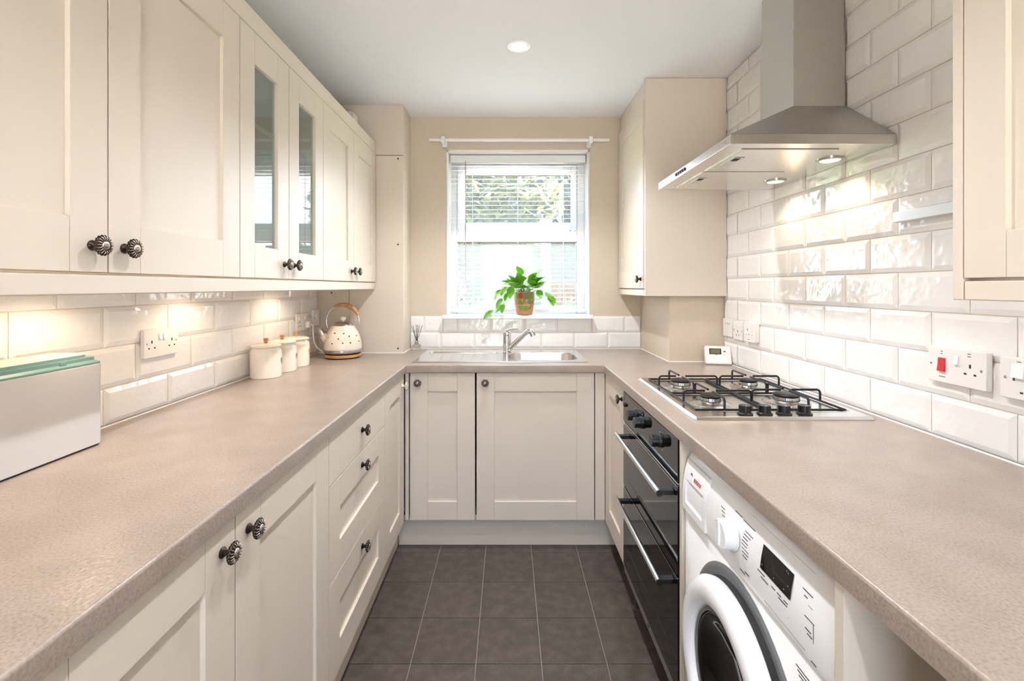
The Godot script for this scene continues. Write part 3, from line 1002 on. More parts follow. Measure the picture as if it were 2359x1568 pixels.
func hob() -> void:
	var t := thing("gas_hob", "stainless steel gas hob with four burners set in the worktop", "hob", V(0.78, TOP, 1.617))
	var x0 := 0.526
	var x1 := 1.038
	var d0 := 1.328
	var d1 := 1.905
	# pressed plate: sloping edge, raised border, sunk well
	var o := rr(x0, d0, x1, d1, 0.008)
	var i1 := rr(x0 + 0.007, d0 + 0.007, x1 - 0.007, d1 - 0.007, 0.008)
	var i2 := rr(x0 + 0.024, d0 + 0.06, x1 - 0.024, d1 - 0.024, 0.012)
	var i3 := rr(x0 + 0.03, d0 + 0.066, x1 - 0.03, d1 - 0.03, 0.01)
	var b := wb(t, M.steel_h)
	var ctr := PackedVector3Array()
	for k in o.size():
		ctr.append(V(0.78, TOP + 0.0055, 1.63))
	b.loft([flat_loop(o, TOP + 0.0005), flat_loop(o, TOP + 0.004), flat_loop(i1, TOP + 0.009), flat_loop(i1, TOP + 0.009), flat_loop(i2, TOP + 0.009), flat_loop(i2, TOP + 0.009), flat_loop(i3, TOP + 0.0055), flat_loop(i3, TOP + 0.0055), ctr], 1.0)
	put("plate", b.mesh(), t)
	# burners
	var burn := [[0.645, 1.50, 0.030], [0.895, 1.515, 0.037], [0.640, 1.745, 0.034], [0.890, 1.745, 0.030]]
	for q in burn:
		var r: float = q[2]
		var p := put("burner", (func():
			var m := mb(M.chrome_satin)
			m.lathe([Vector2(r + 0.033, 0.0), Vector2(r + 0.028, 0.003), Vector2(r + 0.006, 0.0075), Vector2(r + 0.002, 0.009)], 36)
			m.lathe([Vector3(r - 0.002, 0.008, 0), Vector3(r + 0.001, 0.011, 0.02), Vector3(r, 0.020, 0.02), Vector3(r - 0.004, 0.022, 0), Vector3(0, 0.022, 0)], 72, 24)
			return m.mesh()).call(), t, rel(t, Transform3D(Basis(), V(q[0], TOP + 0.0056, q[1]))))
		var cp := mb(M.black_enamel)
		cp.lathe([Vector2(r - 0.003, 0.0215), Vector2(r + 0.0015, 0.0225), Vector2(r + 0.002, 0.026), Vector2(r - 0.002, 0.029), Vector2(r * 0.5, 0.0302), Vector2(0, 0.0303)], 32)
		put("burner_cap", cp.mesh(), p)
	# two wire pan supports, each over a front and a back burner
	for side in 2:
		var xa: float = x0 + 0.034 if side == 0 else 0.785
		var xb: float = 0.775 if side == 0 else x1 - 0.034
		var ya := TOP + 0.0105
		var yt := TOP + 0.046
		var s := thing("pan_support", "black wire pan support on the hob, over the burners %s" % ("by the aisle" if side == 0 else "by the tiled wall"), "pan support", V((xa + xb) / 2, TOP, 1.63), "pan supports on the hob")
		var f := wb(s, M.black_enamel)
		f.tube([V(xa, ya, d0 + 0.074), V(xb, ya, d0 + 0.074), V(xb, ya, d1 - 0.036), V(xa, ya, d1 - 0.036)], 0.0035, 8, true)
		f.tube([V(xa, ya, 1.622), V(xb, ya, 1.622)], 0.0035, 8)
		put("frame", f.mesh(), s)
		for k in 2:
			var q: Array = burn[k * 2 + side]
			var cx: float = q[0]
			var cd: float = q[1]
			var near: float = d0 + 0.074 if k == 0 else 1.622
			var far: float = 1.622 if k == 0 else d1 - 0.036
			var fing := [[V(xa, ya, cd), V(cx - 0.018, yt, cd)], [V(xb, ya, cd), V(cx + 0.018, yt, cd)], [V(cx, ya, near), V(cx, yt, cd - 0.018)], [V(cx, ya, far), V(cx, yt, cd + 0.018)]]
			for g in fing:
				var a: Vector3 = g[0]
				var e: Vector3 = g[1]
				var up := Vector3(a.x, yt, a.z)
				var dir := (e - up).normalized()
				var w := wb(s, M.black_enamel)
				w.tube([a, up - Vector3(0, 0.009, 0), up - Vector3(0, 0.003, 0) + dir * 0.003, up + dir * 0.009, e], 0.0036, 8)
				put("finger", w.mesh(), s)
	# control knobs
	for x in [0.6855, 0.742, 0.798, 0.857]:
		var m := mb(M.black)
		m.lathe([Vector2(0.0, 0.0), Vector2(0.0215, 0.0), Vector2(0.0215, 0.003), Vector2(0.0175, 0.005), Vector2(0.0165, 0.007), Vector2(0.0168, 0.0235), Vector2(0.0155, 0.0255), Vector2(0, 0.0257)], 28)
		m.use(M.plate).bx(Vector3(-0.0007, 0.0257, 0.004), Vector3(0.0007, 0.0261, 0.014))
		put("control_knob", m.mesh(), t, rel(t, Transform3D(Basis(), V(x, TOP + 0.009, d0 + 0.034))))

func oven() -> void:
	var t := thing("double_oven", "black glass double oven built in under the hob", "oven", V(0.75, 0.15, 1.58))
	var X := 0.462
	var d0 := 1.281
	var d1 := 1.884
	put("casing", wb(t, M.black_enamel).bx(V(X + 0.024, 0.16, d0 + 0.003), V(1.03, 0.866, d1 - 0.003)).mesh(), t)
	var cp := wb(t, M.black_glass)
	cp.bx(V(X, 0.752, d0), V(X + 0.022, 0.868, d1), 0.0012)
	var ct := put("control_panel", cp.mesh(), t)
	put("trim_strip", wb(t, M.chrome_satin).bx(V(X - 0.001, 0.7445, d0), V(X + 0.02, 0.750, d1), 0.001).mesh(), t)
	for d in [1.43, 1.62, 1.71]:
		var k := mb(M.black)
		k.t = Transform3D(Basis(Vector3.BACK, PI / 2), Vector3.ZERO)
		k.lathe([Vector2(0.0, 0.0), Vector2(0.021, 0.0), Vector2(0.0205, 0.007), Vector2(0.0185, 0.009), Vector2(0.018, 0.027), Vector2(0.0165, 0.029), Vector2(0, 0.0292)], 28)
		put("control_knob", k.mesh(), ct, rel(t, Transform3D(Basis(), V(X, 0.818, d))))
	var kk := mb(M.black)
	kk.t = Transform3D(Basis(Vector3.BACK, PI / 2), Vector3.ZERO)
	kk.lathe([Vector2(0.0, 0.0), Vector2(0.009, 0.0), Vector2(0.0085, 0.008), Vector2(0, 0.0085)], 18)
	put("minute_knob", kk.mesh(), ct, rel(t, Transform3D(Basis(), V(X, 0.822, 1.85))))
	var mk := wb(t, M.plate)
	for d in [1.43, 1.62, 1.71]:
		mk.bx(V(X - 0.0003, 0.843, d - 0.0015), V(X, 0.846, d + 0.0015))
		mk.bx(V(X - 0.0003, 0.795, d + 0.02), V(X, 0.797, d + 0.023))
		mk.bx(V(X - 0.0003, 0.795, d - 0.023), V(X, 0.797, d - 0.02))
	put("printed_marks", mk.mesh(), ct).set_meta("kind", "stuff")
	for q in [[0.4955, 0.741, 0.715], [0.1815, 0.4915, 0.469]]:
		var d := put("door", wb(t, M.black_glass).bx(V(X, q[0], d0), V(X + 0.022, q[1], d1), 0.0015).mesh(), t)
		var hd := wb(t, M.chrome_satin)
		var hy: float = q[2]
		hd.tube([V(0.418, hy, 1.302), V(0.418, hy, 1.822)], 0.0085, 18)
		put("handle", hd.mesh(), d)
		for e in [1.315, 1.795]:
			put("bracket", wb(t, M.black).bx(V(0.418, hy - 0.008, e - 0.011), V(X, hy + 0.006, e + 0.011), 0.002).mesh(), d)
		put("handle_cap", wb(t, M.black).tube([V(0.418, hy, 1.298), V(0.418, hy, 1.302)], 0.0089, 18).mesh(), d)
		put("top_trim", wb(t, M.chrome_satin).bx(V(X - 0.0008, q[1] - 0.003, d0 + 0.001), V(X + 0.012, q[1] + 0.0005, d1 - 0.001)).mesh(), d)
		# inner window frame of the door, seen through the dark glass
		var fr := wb(t, M.black_enamel)
		fr.bx(V(X - 0.0004, q[0] + 0.045, d0 + 0.07), V(X, q[0] + 0.046, d1 - 0.07))
		put("door_print", fr.mesh(), d)
	var st := wb(t, M.steel_h)
	st.bx(V(X + 0.002, 0.151, d0), V(X + 0.02, 0.1785, d1), 0.001)
	put("bottom_strip", st.mesh(), t)
	put("vent_slot", wb(t, M.dark).bx(V(X + 0.0015, 0.161, 1.55), V(X + 0.0022, 0.168, 1.565)).mesh(), t)
	put("catch", wb(t, M.dark).bx(V(X + 0.004, 0.112, 1.71), V(X + 0.03, 0.150, 1.745), 0.002).mesh(), t)

func washing_machine() -> void:
	var t := thing("washing_machine", "white front loading washing machine with a round dark glass door", "washing machine", V(0.77, 0, 0.967))
	var X := 0.474
	var d0 := 0.676
	var d1 := 1.256
	var dc := 0.966
	var cy := 0.455
	# body with a bowed fascia: profile in x and y pushed along z
	var prof := PackedVector2Array([Vector2(1.03, 0.012), Vector2(X + 0.006, 0.012), Vector2(X + 0.001, 0.02), Vector2(X, 0.692), Vector2(X + 0.003, 0.6955), Vector2(1.03, 0.6955)])
	var b := wb(t, M.gloss_white)
	b.prism(_flip(prof), -d1, -d0, 0.0)
	put("body", b.mesh(), t)
	var pan := PackedVector2Array([Vector2(1.03, 0.698), Vector2(X + 0.003, 0.698), Vector2(X - 0.0035, 0.702), Vector2(X - 0.006, 0.73), Vector2(X - 0.0045, 0.765), Vector2(X + 0.001, 0.80), Vector2(X + 0.009, 0.832), Vector2(X + 0.016, 0.845), Vector2(X + 0.026, 0.850), Vector2(1.03, 0.850)])
	put("control_panel", wb(t, M.gloss_white).prism(_flip(pan), -d1, -d0, 0.0).mesh(), t)
	# detergent drawer front with its finger recess, between d = 1.11 and 1.25
	var dr := wb(t, M.gloss_white)
	var fx := func(y: float) -> float: return X - 0.006 + 1.66 * pow(maxf(0.0, y - 0.735), 2.0)
	var grid := func(bld: MB, y0: float, y1: float, da: float, db: float, off: float) -> void:
		var L := []
		for k in 5:
			var y := lerpf(y0, y1, k / 4.0)
			L.append(PackedVector3Array([V(fx.call(y) - off, y, da), V(fx.call(y) - off, y, db)]))
		bld.loft(L, 1.0, false)
	# raised rim pieces round the recess
	for q in [[0.703, 0.722, 1.112, 1.252], [0.783, 0.830, 1.112, 1.252], [0.722, 0.783, 1.112, 1.130], [0.722, 0.783, 1.232, 1.252]]:
		var L := []
		for k in 5:
			var y: float = lerpf(q[0], q[1], k / 4.0)
			var xx: float = fx.call(y) - 0.004
			var xb: float = fx.call(y) + 0.006
			L.append(PackedVector3Array([V(xb, y, q[2]), V(xx, y, q[2]), V(xx, y, q[2]), V(xx, y, q[3]), V(xx, y, q[3]), V(xb, y, q[3])]))
		var first := PackedVector3Array()
		var last := PackedVector3Array()
		for p in L[0]:
			first.append(Vector3(X + 0.004, p.y, p.z))
		for p in L[4]:
			last.append(Vector3(X + 0.014, p.y, p.z))
		dr.loft([first, L[0], L[0], L[1], L[2], L[3], L[4], L[4], last], 1.0, false)
	dr.use(M.plate)
	dr.quad(V(X + 0.001, 0.722, 1.130), V(X + 0.001, 0.722, 1.232), V(X + 0.004, 0.783, 1.232), V(X + 0.004, 0.783, 1.130), Vector3(-1, 0.1, 0))
	put("detergent_drawer", dr.mesh(), t)
	var tx := TextMesh.new()
	var font := SystemFont.new()
	font.font_names = PackedStringArray(["Droid Sans"])
	font.font_weight = 700
	tx.font = font
	tx.text = "BOSCH"
	tx.font_size = 32
	tx.pixel_size = 0.0004
	tx.depth = 0.0004
	tx.material = M.red
	put("logo", tx, t, rel(t, Transform3D(Basis(Vector3(0, 0, 1), Vector3(0.22, 0.97, 0).normalized(), Vector3(-0.97, 0.22, 0).normalized()), V(fx.call(0.797) - 0.0049, 0.797, 1.168))))
	var em := mb(M.ink)
	em.t = rel(t, Transform3D(Basis(Vector3.BACK, PI / 2), V(fx.call(0.803) - 0.004, 0.802, 1.207)))
	em.lathe([Vector2(0.0055, 0.0), Vector2(0.0055, 0.0008), Vector2(0.0043, 0.0008), Vector2(0.0043, 0.0)], 20)
	em.bx(Vector3(-0.003, 0.0, -0.0007), Vector3(0.003, 0.0007, 0.0007))
	put("emblem", em.mesh(), t)
	# programme dial
	var k := mb(M.gloss_white)
	k.t = Transform3D(Basis(Vector3.BACK, PI / 2), Vector3.ZERO)
	k.lathe([Vector2(0.0, 0.0), Vector2(0.0325, 0.0), Vector2(0.0325, 0.003), Vector2(0.030, 0.004), Vector2(0.029, 0.024), Vector2(0.027, 0.0265), Vector2(0, 0.0245)], 40)
	k.bx(Vector3(-0.026, 0.023, -0.0035), Vector3(0.026, 0.030, 0.0035), 0.002)
	put("dial", k.mesh(), t, rel(t, V_at(V(X - 0.006, 0.769, 0.985))))
	# printed programme names round the dial, as short strokes
	var pr := wb(t, M.ink)
	for i in 8:
		var y := 0.797 - i * 0.0068
		var r0 := 0.037 + 0.007 * absf(i - 3.5) / 3.5
		for sgn in [-1.0, 1.0]:
			var len_: float = [0.030, 0.024, 0.018, 0.022, 0.020, 0.026, 0.024, 0.018][i] * (1.0 if sgn < 0 else 0.62)
			var a: float = 0.985 + sgn * r0
			var e: float = a + sgn * len_
			pr.bx(V(fx.call(y) - 0.0003, y, a), V(fx.call(y) + 0.0004, y + 0.0012, e))
	for q in [[0.812, 0.955, 0.91], [0.814, 0.99, 0.96], [0.722, 0.93, 0.915], [0.716, 0.95, 0.93], [0.755, 0.884, 0.86], [0.748, 0.872, 0.848], [0.752, 0.838, 0.826], [0.752, 0.82, 0.808], [0.752, 0.80, 0.789], [0.747, 0.815, 0.79], [0.733, 0.785, 0.7855], [0.80, 0.758, 0.733], [0.792, 0.752, 0.744], [0.765, 0.745, 0.722], [0.748, 0.742, 0.728], [0.742, 0.737, 0.725], [0.707, 0.727, 0.715]]:
		pr.bx(V(fx.call(q[0]) - 0.0003, q[0], q[1]), V(fx.call(q[0]) + 0.0004, q[0] + 0.0014, q[2]))
	pr.bx(V(fx.call(0.75) - 0.0003, 0.737, 0.7218), V(fx.call(0.75) + 0.0003, 0.766, 0.7224))
	pr.use(M.pale_ink)
	for q in [[0.712, 0.86, 0.742], [0.833, 0.93, 0.74], [0.784, 0.74, 0.73]]:
		pr.bx(V(fx.call(q[0]) - 0.0002, q[0], q[1]), V(fx.call(q[0]) + 0.0005, q[0] + 0.0008, q[2]))
	pr.use(M.ink)
	for i in 4:
		pr.bx(V(X - 0.0003, 0.664 - i * 0.006, 0.775 - i * 0.004), V(X + 0.0003, 0.666 - i * 0.006, 0.725))
	put("printed_marks", pr.mesh(), t).set_meta("kind", "stuff")
	# dark display, standing a hair proud of the fascia
	var ds := wb(t, M.black_glass)
	ds.loft([PackedVector3Array([V(fx.call(0.764) - 0.001, 0.764, 0.782), V(fx.call(0.764) - 0.001, 0.764, 0.8754)]), PackedVector3Array([V(fx.call(0.786) - 0.001, 0.786, 0.782), V(fx.call(0.786) - 0.001, 0.786, 0.8754)]), PackedVector3Array([V(fx.call(0.807) - 0.001, 0.807, 0.782), V(fx.call(0.807) - 0.001, 0.807, 0.8754)])], 1.0, false)
	ds.use(M.pale_ink)
	for q in [[0.801, 0.80], [0.80, 0.795], [0.781, 0.79], [0.772, 0.868], [0.77, 0.83], [0.77, 0.80]]:
		ds.bx(V(fx.call(q[0]) - 0.0014, q[0], q[1]), V(fx.call(q[0]) - 0.0009, q[0] + 0.0016, q[1] + 0.002))
	put("display", ds.mesh(), t)
	# porthole: grey recess ring, white door ring, dark bowl of glass
	var R := Transform3D(Basis(Vector3.BACK, PI / 2), V(X, cy, dc))
	var rc := mb(M.grey_rubber)
	rc.t = rel(t, R)
	rc.lathe([Vector2(0.232, 0.0002), Vector2(0.228, 0.003), Vector2(0.220, 0.003), Vector2(0.214, 0.001), Vector2(0.19, 0.001)], 64)
	put("recess_ring", rc.mesh(), t)
	var dk := mb(M.dark)
	dk.t = rel(t, R)
	dk.lathe([Vector2(0.206, 0.0012), Vector2(0.2, 0.012), Vector2(0.196, 0.02)], 64)
	put("seal", dk.mesh(), t)
	var rg := mb(M.gloss_white)
	rg.t = rel(t, R)
	rg.lathe([Vector2(0.196, 0.012), Vector2(0.205, 0.015), Vector2(0.207, 0.026), Vector2(0.203, 0.038), Vector2(0.192, 0.046), Vector2(0.176, 0.049), Vector2(0.160, 0.047), Vector2(0.151, 0.041), Vector2(0.146, 0.028), Vector2(0.143, 0.02)], 64, 0, 70.0)
	var door := put("door", rg.mesh(), t)
	var gl := mb(M.black_glass)
	gl.t = rel(t, R)
	gl.lathe([Vector2(0.145, 0.022), Vector2(0.136, 0.03), Vector2(0.128, 0.032), Vector2(0.115, 0.026), Vector2(0.095, 0.012), Vector2(0.06, 0.004), Vector2(0.0, 0.002)], 64, 0, 80.0)
	put("glass_bowl", gl.mesh(), door)
	var gr := mb(M.grey_rubber)
	gr.t = rel(t, R)
	gr.lathe([Vector2(0.146, 0.027), Vector2(0.141, 0.0345), Vector2(0.137, 0.0312)], 64)
	put("inner_seal", gr.mesh(), door)
	for q in [[0.52, 0.72], [0.52, 1.21], [0.98, 0.72], [0.98, 1.21]]:
		var f := mb(M.black)
		f.t = rel(t, V_at(V(q[0], 0, q[1])))
		f.lathe([Vector2(0, 0), Vector2(0.02, 0), Vector2(0.018, 0.012), Vector2(0, 0.012)], 16)
		put("foot", f.mesh(), t)

func V_at(p: Vector3) -> Transform3D:
	return Transform3D(Basis(), p)

func _flip(p: PackedVector2Array) -> PackedVector2Array:
	return p

func sink() -> void:
	var t := thing("kitchen_sink", "stainless steel inset sink with drainer below the window", "sink", V(0, TOP, 2.55))
	var b := wb(t, M.steel_h)
	var x0 := -0.478
	var x1 := 0.405
	var d0 := 2.336
	var d1 := 2.782
	var xm := -0.035
	var z := TOP
	# two halves of the deck, each a frame round its hollow
	for q in [[x0, xm, rr(x0 + 0.03, d0 + 0.028, xm - 0.02, 2.69, 0.03), 0], [xm, x1, rr(0.0, d0 + 0.045, x1 - 0.04, 2.66, 0.075), 1]]:
		var hole: PackedVector2Array = q[2]
		var o := rr(q[0], d0, q[1], d1, 0.0012)
		var oi := rr(q[0] + (0.0 if q[3] == 1 else 0.006), d0 + 0.006, q[1] - (0.0 if q[3] == 0 else 0.006), d1 - 0.006, 0.001)
		var deck := [flat_loop(o, z + 0.001), flat_loop(oi, z + 0.0055), flat_loop(oi, z + 0.0055)]
		if q[3] == 0:
			var h2 := rr(x0 + 0.036, d0 + 0.034, xm - 0.026, 2.684, 0.026)
			deck += [flat_loop(hole, z + 0.0055), flat_loop(hole, z + 0.0055), flat_loop(h2, z + 0.001), flat_loop(h2, z + 0.001)]
			var c := PackedVector3Array()
			for k in o.size():
				c.append(V((x0 + xm) / 2, z - 0.0005, 2.52))
			deck.append(c)
			b.loft(deck)
		else:
			var h2 := rr(0.006, d0 + 0.051, x1 - 0.046, 2.654, 0.07)
			var h3 := rr(0.016, d0 + 0.06, x1 - 0.056, 2.645, 0.065)
			var h4 := rr(0.05, d0 + 0.095, x1 - 0.09, 2.61, 0.05)
			deck += [flat_loop(hole, z + 0.0055), flat_loop(hole, z + 0.0055), flat_loop(h2, z), flat_loop(h3, z - 0.125), flat_loop(h4, z - 0.155)]
			var c := PackedVector3Array()
			for k in o.size():
				c.append(V(0.19, z - 0.16, 2.5))
			deck.append(c)
			b.loft(deck)
	put("basin", b.mesh(), t)
	# pressed ribs of the drainer
	for k in 6:
		var x := -0.41 + k * 0.055
		put("drainer_rib", wb(t, M.steel_h).tube([V(x, z - 0.001, 2.40), V(x, z + 0.0002, 2.43), V(x, z + 0.0002, 2.63), V(x, z - 0.001, 2.66)], 0.0022, 8).mesh(), t)
	var w := wb(t, M.chrome)
	w.t = w.t * V_at(V(0.19, z - 0.1595, 2.5))
	w.lathe([Vector2(0, 0.001), Vector2(0.02, 0.001), Vector2(0.024, 0.003), Vector2(0.04, 0.003), Vector2(0.042, 0.0)], 28)
	put("waste", w.mesh(), t)
	# mixer tap
	var tp := thing("mixer_tap", "chrome lever mixer tap standing behind the sink bowl", "tap", V(-0.005, TOP + 0.0055, 2.665))
	var m := mb(M.chrome)
	m.lathe([Vector2(0, 0), Vector2(0.026, 0), Vector2(0.026, 0.004), Vector2(0.0225, 0.007), Vector2(0.0225, 0.105), Vector2(0.021, 0.112), Vector2(0.015, 0.118), Vector2(0, 0.12)], 32)
	put("body", m.mesh(), tp)
	var sp := mb(M.chrome)
	sp.tube([Vector3(0.008, 0.020, 0.01), Vector3(0.02, 0.028, 0.018), Vector3(0.06, 0.070, 0.028), Vector3(0.098, 0.108, 0.038), Vector3(0.118, 0.122, 0.042), Vector3(0.134, 0.122, 0.046), Vector3(0.141, 0.112, 0.048)], [0.015, 0.0148, 0.0135, 0.0128, 0.0142, 0.0155, 0.0150], 18)
	put("spout", sp.mesh(), tp)
	var ns := mb(M.chrome_satin)
	ns.tube([Vector3(0.139, 0.115, 0.0475), Vector3(0.146, 0.098, 0.0495)], [0.0158, 0.0150], 18)
	put("spray_head", ns.mesh(), tp)
	var lv := mb(M.chrome)
	lv.tube([Vector3(-0.004, 0.116, 0), Vector3(0.012, 0.126, 0.01), Vector3(0.034, 0.133, 0.022), Vector3(0.062, 0.136, 0.036)], [0.014, 0.0105, 0.0065, 0.0042], 14)
	put("lever", lv.mesh(), tp)
	var dt := mb(M.black)
	dt.t = Transform3D(Basis(Vector3.RIGHT, PI / 2), Vector3(0.0, 0.098, 0.0222))
	dt.lathe([Vector2(0, 0), Vector2(0.0035, 0), Vector2(0.003, 0.001), Vector2(0, 0.0012)], 12)
	put("indicator", dt.mesh(), tp)

# ---------------------------------------------------------------- switch plates on the walls
func wall_plate(t: Node3D, w: float, h: float, th := 0.010) -> MeshInstance3D:
	var p := mb(M.plate)
	p.prism(rr(-w / 2, -h / 2, w / 2, h / 2, 0.004, 3), 0.0, th, 0.0018)
	return put("plate", p.mesh(), t)

func holes(t: Node3D, x: float, y: float, z: float) -> void:
	var b := mb(M.black)
	b.bx(Vector3(x - 0.002, y + 0.006, z), Vector3(x + 0.002, y + 0.015, z + 0.0004))
	b.bx(Vector3(x - 0.0145, y - 0.010, z), Vector3(x - 0.0085, y - 0.006, z + 0.0004))
	b.bx(Vector3(x + 0.0085, y - 0.010, z), Vector3(x + 0.0145, y - 0.006, z + 0.0004))
	put("pin_slots", b.mesh(), t)

func rocker(t: Node3D, x: float, y: float, z: float, w := 0.009, h := 0.017, m: Material = null) -> void:
	var b := mb(m if m else M.gloss_white)
	var L := PackedVector2Array([Vector2(z, y - h / 2), Vector2(z + 0.0055, y - h / 2 + 0.001), Vector2(z + 0.003, y), Vector2(z + 0.002, y + h / 2 - 0.001), Vector2(z, y + h / 2)])
	b.t = Transform3D(Basis(Vector3(0, 0, 1), Vector3(0, 1, 0), Vector3(-1, 0, 0)), Vector3(x + w / 2, 0, 0))
	b.prism(L, 0.0, w, 0.0)
	put("rocker", b.mesh(), t)

func screws(t: Node3D, pts: Array, z: float) -> void:
	for p in pts:
		var s := mb(M.chrome_satin)
		s.t = Transform3D(Basis(Vector3.RIGHT, PI / 2), Vector3(p[0], p[1], z))
		s.lathe([Vector2(0, 0), Vector2(0.0032, 0), Vector2(0.0026, 0.0009), Vector2(0, 0.0011)], 12)
		put("screw", s.mesh(), t)

func plates() -> void:
	var XR := 1.0787
	var XL := -1.0787
	var y := EYE - 0.171
	# double socket between caddy and canisters
	var a := thing("double_socket", "white double power socket with two rockers above the worktop between caddy and canisters", "socket")
	a.transform = face_px(XL, y, 1.456)
	wall_plate(a, 0.146, 0.086)
	for s in [-1, 1]:
		holes(a, s * 0.042, -0.006, 0.010)
		rocker(a, s * 0.009, 0.018, 0.010)
	screws(a, [[-0.061, 0.0], [0.061, 0.0]], 0.010)
	# plates by the kettle
	var b := thing("double_socket", "white power socket plate by the kettle with the kettle cord plugged in", "socket")
	b.transform = face_px(XL, EYE - 0.183, 2.452)
	wall_plate(b, 0.132, 0.09)
	holes(b, -0.03, -0.012, 0.010)
	rocker(b, 0.03, 0.022, 0.010)
	rocker(b, -0.045, 0.022, 0.010)
	put("plug", mb(M.plate).bx(Vector3(0.03, -0.034, 0.010), Vector3(0.058, 0.0, 0.032), 0.004).mesh(), b)
	screws(b, [[-0.058, 0.0], [0.058, 0.02]], 0.010)
	var c := thing("fused_switch", "small white fused switch in the corner behind the kettle", "switch")
	c.transform = face_px(XL, EYE - 0.172, 2.62)
	wall_plate(c, 0.078, 0.088, 0.014)
	rocker(c, 0.0, 0.008, 0.014, 0.014, 0.022)
	screws(c, [[-0.03, 0.0], [0.03, 0.0]], 0.014)
	# three plates in the corner by the thermostat
	var bl := thing("blank_plate", "white grid plate in the corner above the thermostat", "plate")
	bl.transform = face_nx(XR, EYE - 0.199, 2.298)
	wall_plate(bl, 0.096, 0.088, 0.008)
	for k in 3:
		put("button", mb(M.pale_ink).bx(Vector3(-0.02 + k * 0.018, 0.016, 0.008), Vector3(-0.014 + k * 0.018, 0.022, 0.0085)).mesh(), bl)
	var s1 := thing("socket", "white single power socket between the grid plate and the switched socket", "socket")
	s1.transform = face_nx(XR, EYE - 0.203, 2.19)
	wall_plate(s1, 0.09, 0.088)
	holes(s1, 0.0, -0.014, 0.010)
	rocker(s1, 0.018, 0.024, 0.010)
	screws(s1, [[-0.036, 0.0], [0.036, 0.0]], 0.010)
	var s2 := thing("socket", "white switched power socket with a thick plate nearest the hob", "socket")
	s2.set_meta("label", "white switched power socket on a thick back box beside the hob")
	s2.transform = face_nx(XR, EYE - 0.199, 2.066)
	wall_plate(s2, 0.092, 0.088, 0.022)
	holes(s2, -0.012, -0.002, 0.022)
	rocker(s2, -0.024, -0.004, 0.022)
	put("marks", mb(M.ink).bx(Vector3(0.026, -0.014, 0.022), Vector3(0.029, -0.011, 0.0224)).bx(Vector3(0.026, 0.002, 0.022), Vector3(0.029, 0.005, 0.0224)).bx(Vector3(-0.008, -0.034, 0.022), Vector3(0.006, -0.032, 0.0224)).mesh(), s2)
	# cooker switch with socket
	var k := thing("cooker_switch", "white cooker control plate with a red rocker and a socket", "switch")
	k.transform = face_nx(XR, EYE - 0.191, 1.122)
	wall_plate(k, 0.147, 0.088, 0.013)
	rocker(k, -0.034, 0.0, 0.013, 0.018, 0.034, M.red)
	rocker(k, 0.004, 0.016, 0.013, 0.0105, 0.021)
	holes(k, 0.036, -0.004, 0.013)
	screws(k, [[-0.064, 0.0], [0.062, 0.0]], 0.013)
	var mk := mb(M.ink)
	for q in [[-0.035, 0.026, 0.005], [-0.035, 0.032, 0.005], [0.034, 0.028, 0.008], [0.034, 0.034, 0.008], [-0.034, -0.030, 0.017]]:
		mk.bx(Vector3(q[0] - q[2] / 2, q[1], 0.013), Vector3(q[0] + q[2] / 2, q[1] + 0.0016, 0.0133))
	put("printed_marks", mk.mesh(), k).set_meta("kind", "stuff")
	var s3 := thing("socket", "white switched socket beside the cooker control plate, cut by the picture edge", "socket")
	s3.set_meta("label", "white switched socket with a wide rocker beside the cooker control plate")
	s3.transform = face_nx(XR, EYE - 0.193, 0.948)
	wall_plate(s3, 0.146, 0.088, 0.013)
	rocker(s3, -0.035, 0.016, 0.013, 0.024, 0.03)
	put("marks", mb(M.ink).bx(Vector3(-0.046, -0.005, 0.013), Vector3(-0.042, 0.001, 0.0134)).bx(Vector3(-0.038, 0.035, 0.013), Vector3(-0.03, 0.0364, 0.0134)).bx(Vector3(-0.032, -0.03, 0.013), Vector3(-0.026, -0.026, 0.0134)).mesh(), s3)
	screws(s3, [[-0.061, 0.0], [0.061, 0.0]], 0.013)
	# magnetic rail
	var mr := thing("magnetic_rail", "pale silver magnetic knife rail on the tiles beside the wall cupboard", "rail")
	mr.transform = face_nx(XR, EYE + 0.19, 1.30)
	put("bar", mb(M.silver_rail).bx(Vector3(0.0, -0.0145, 0.0), Vector3(0.43, 0.0145, 0.018), 0.002).mesh(), mr)

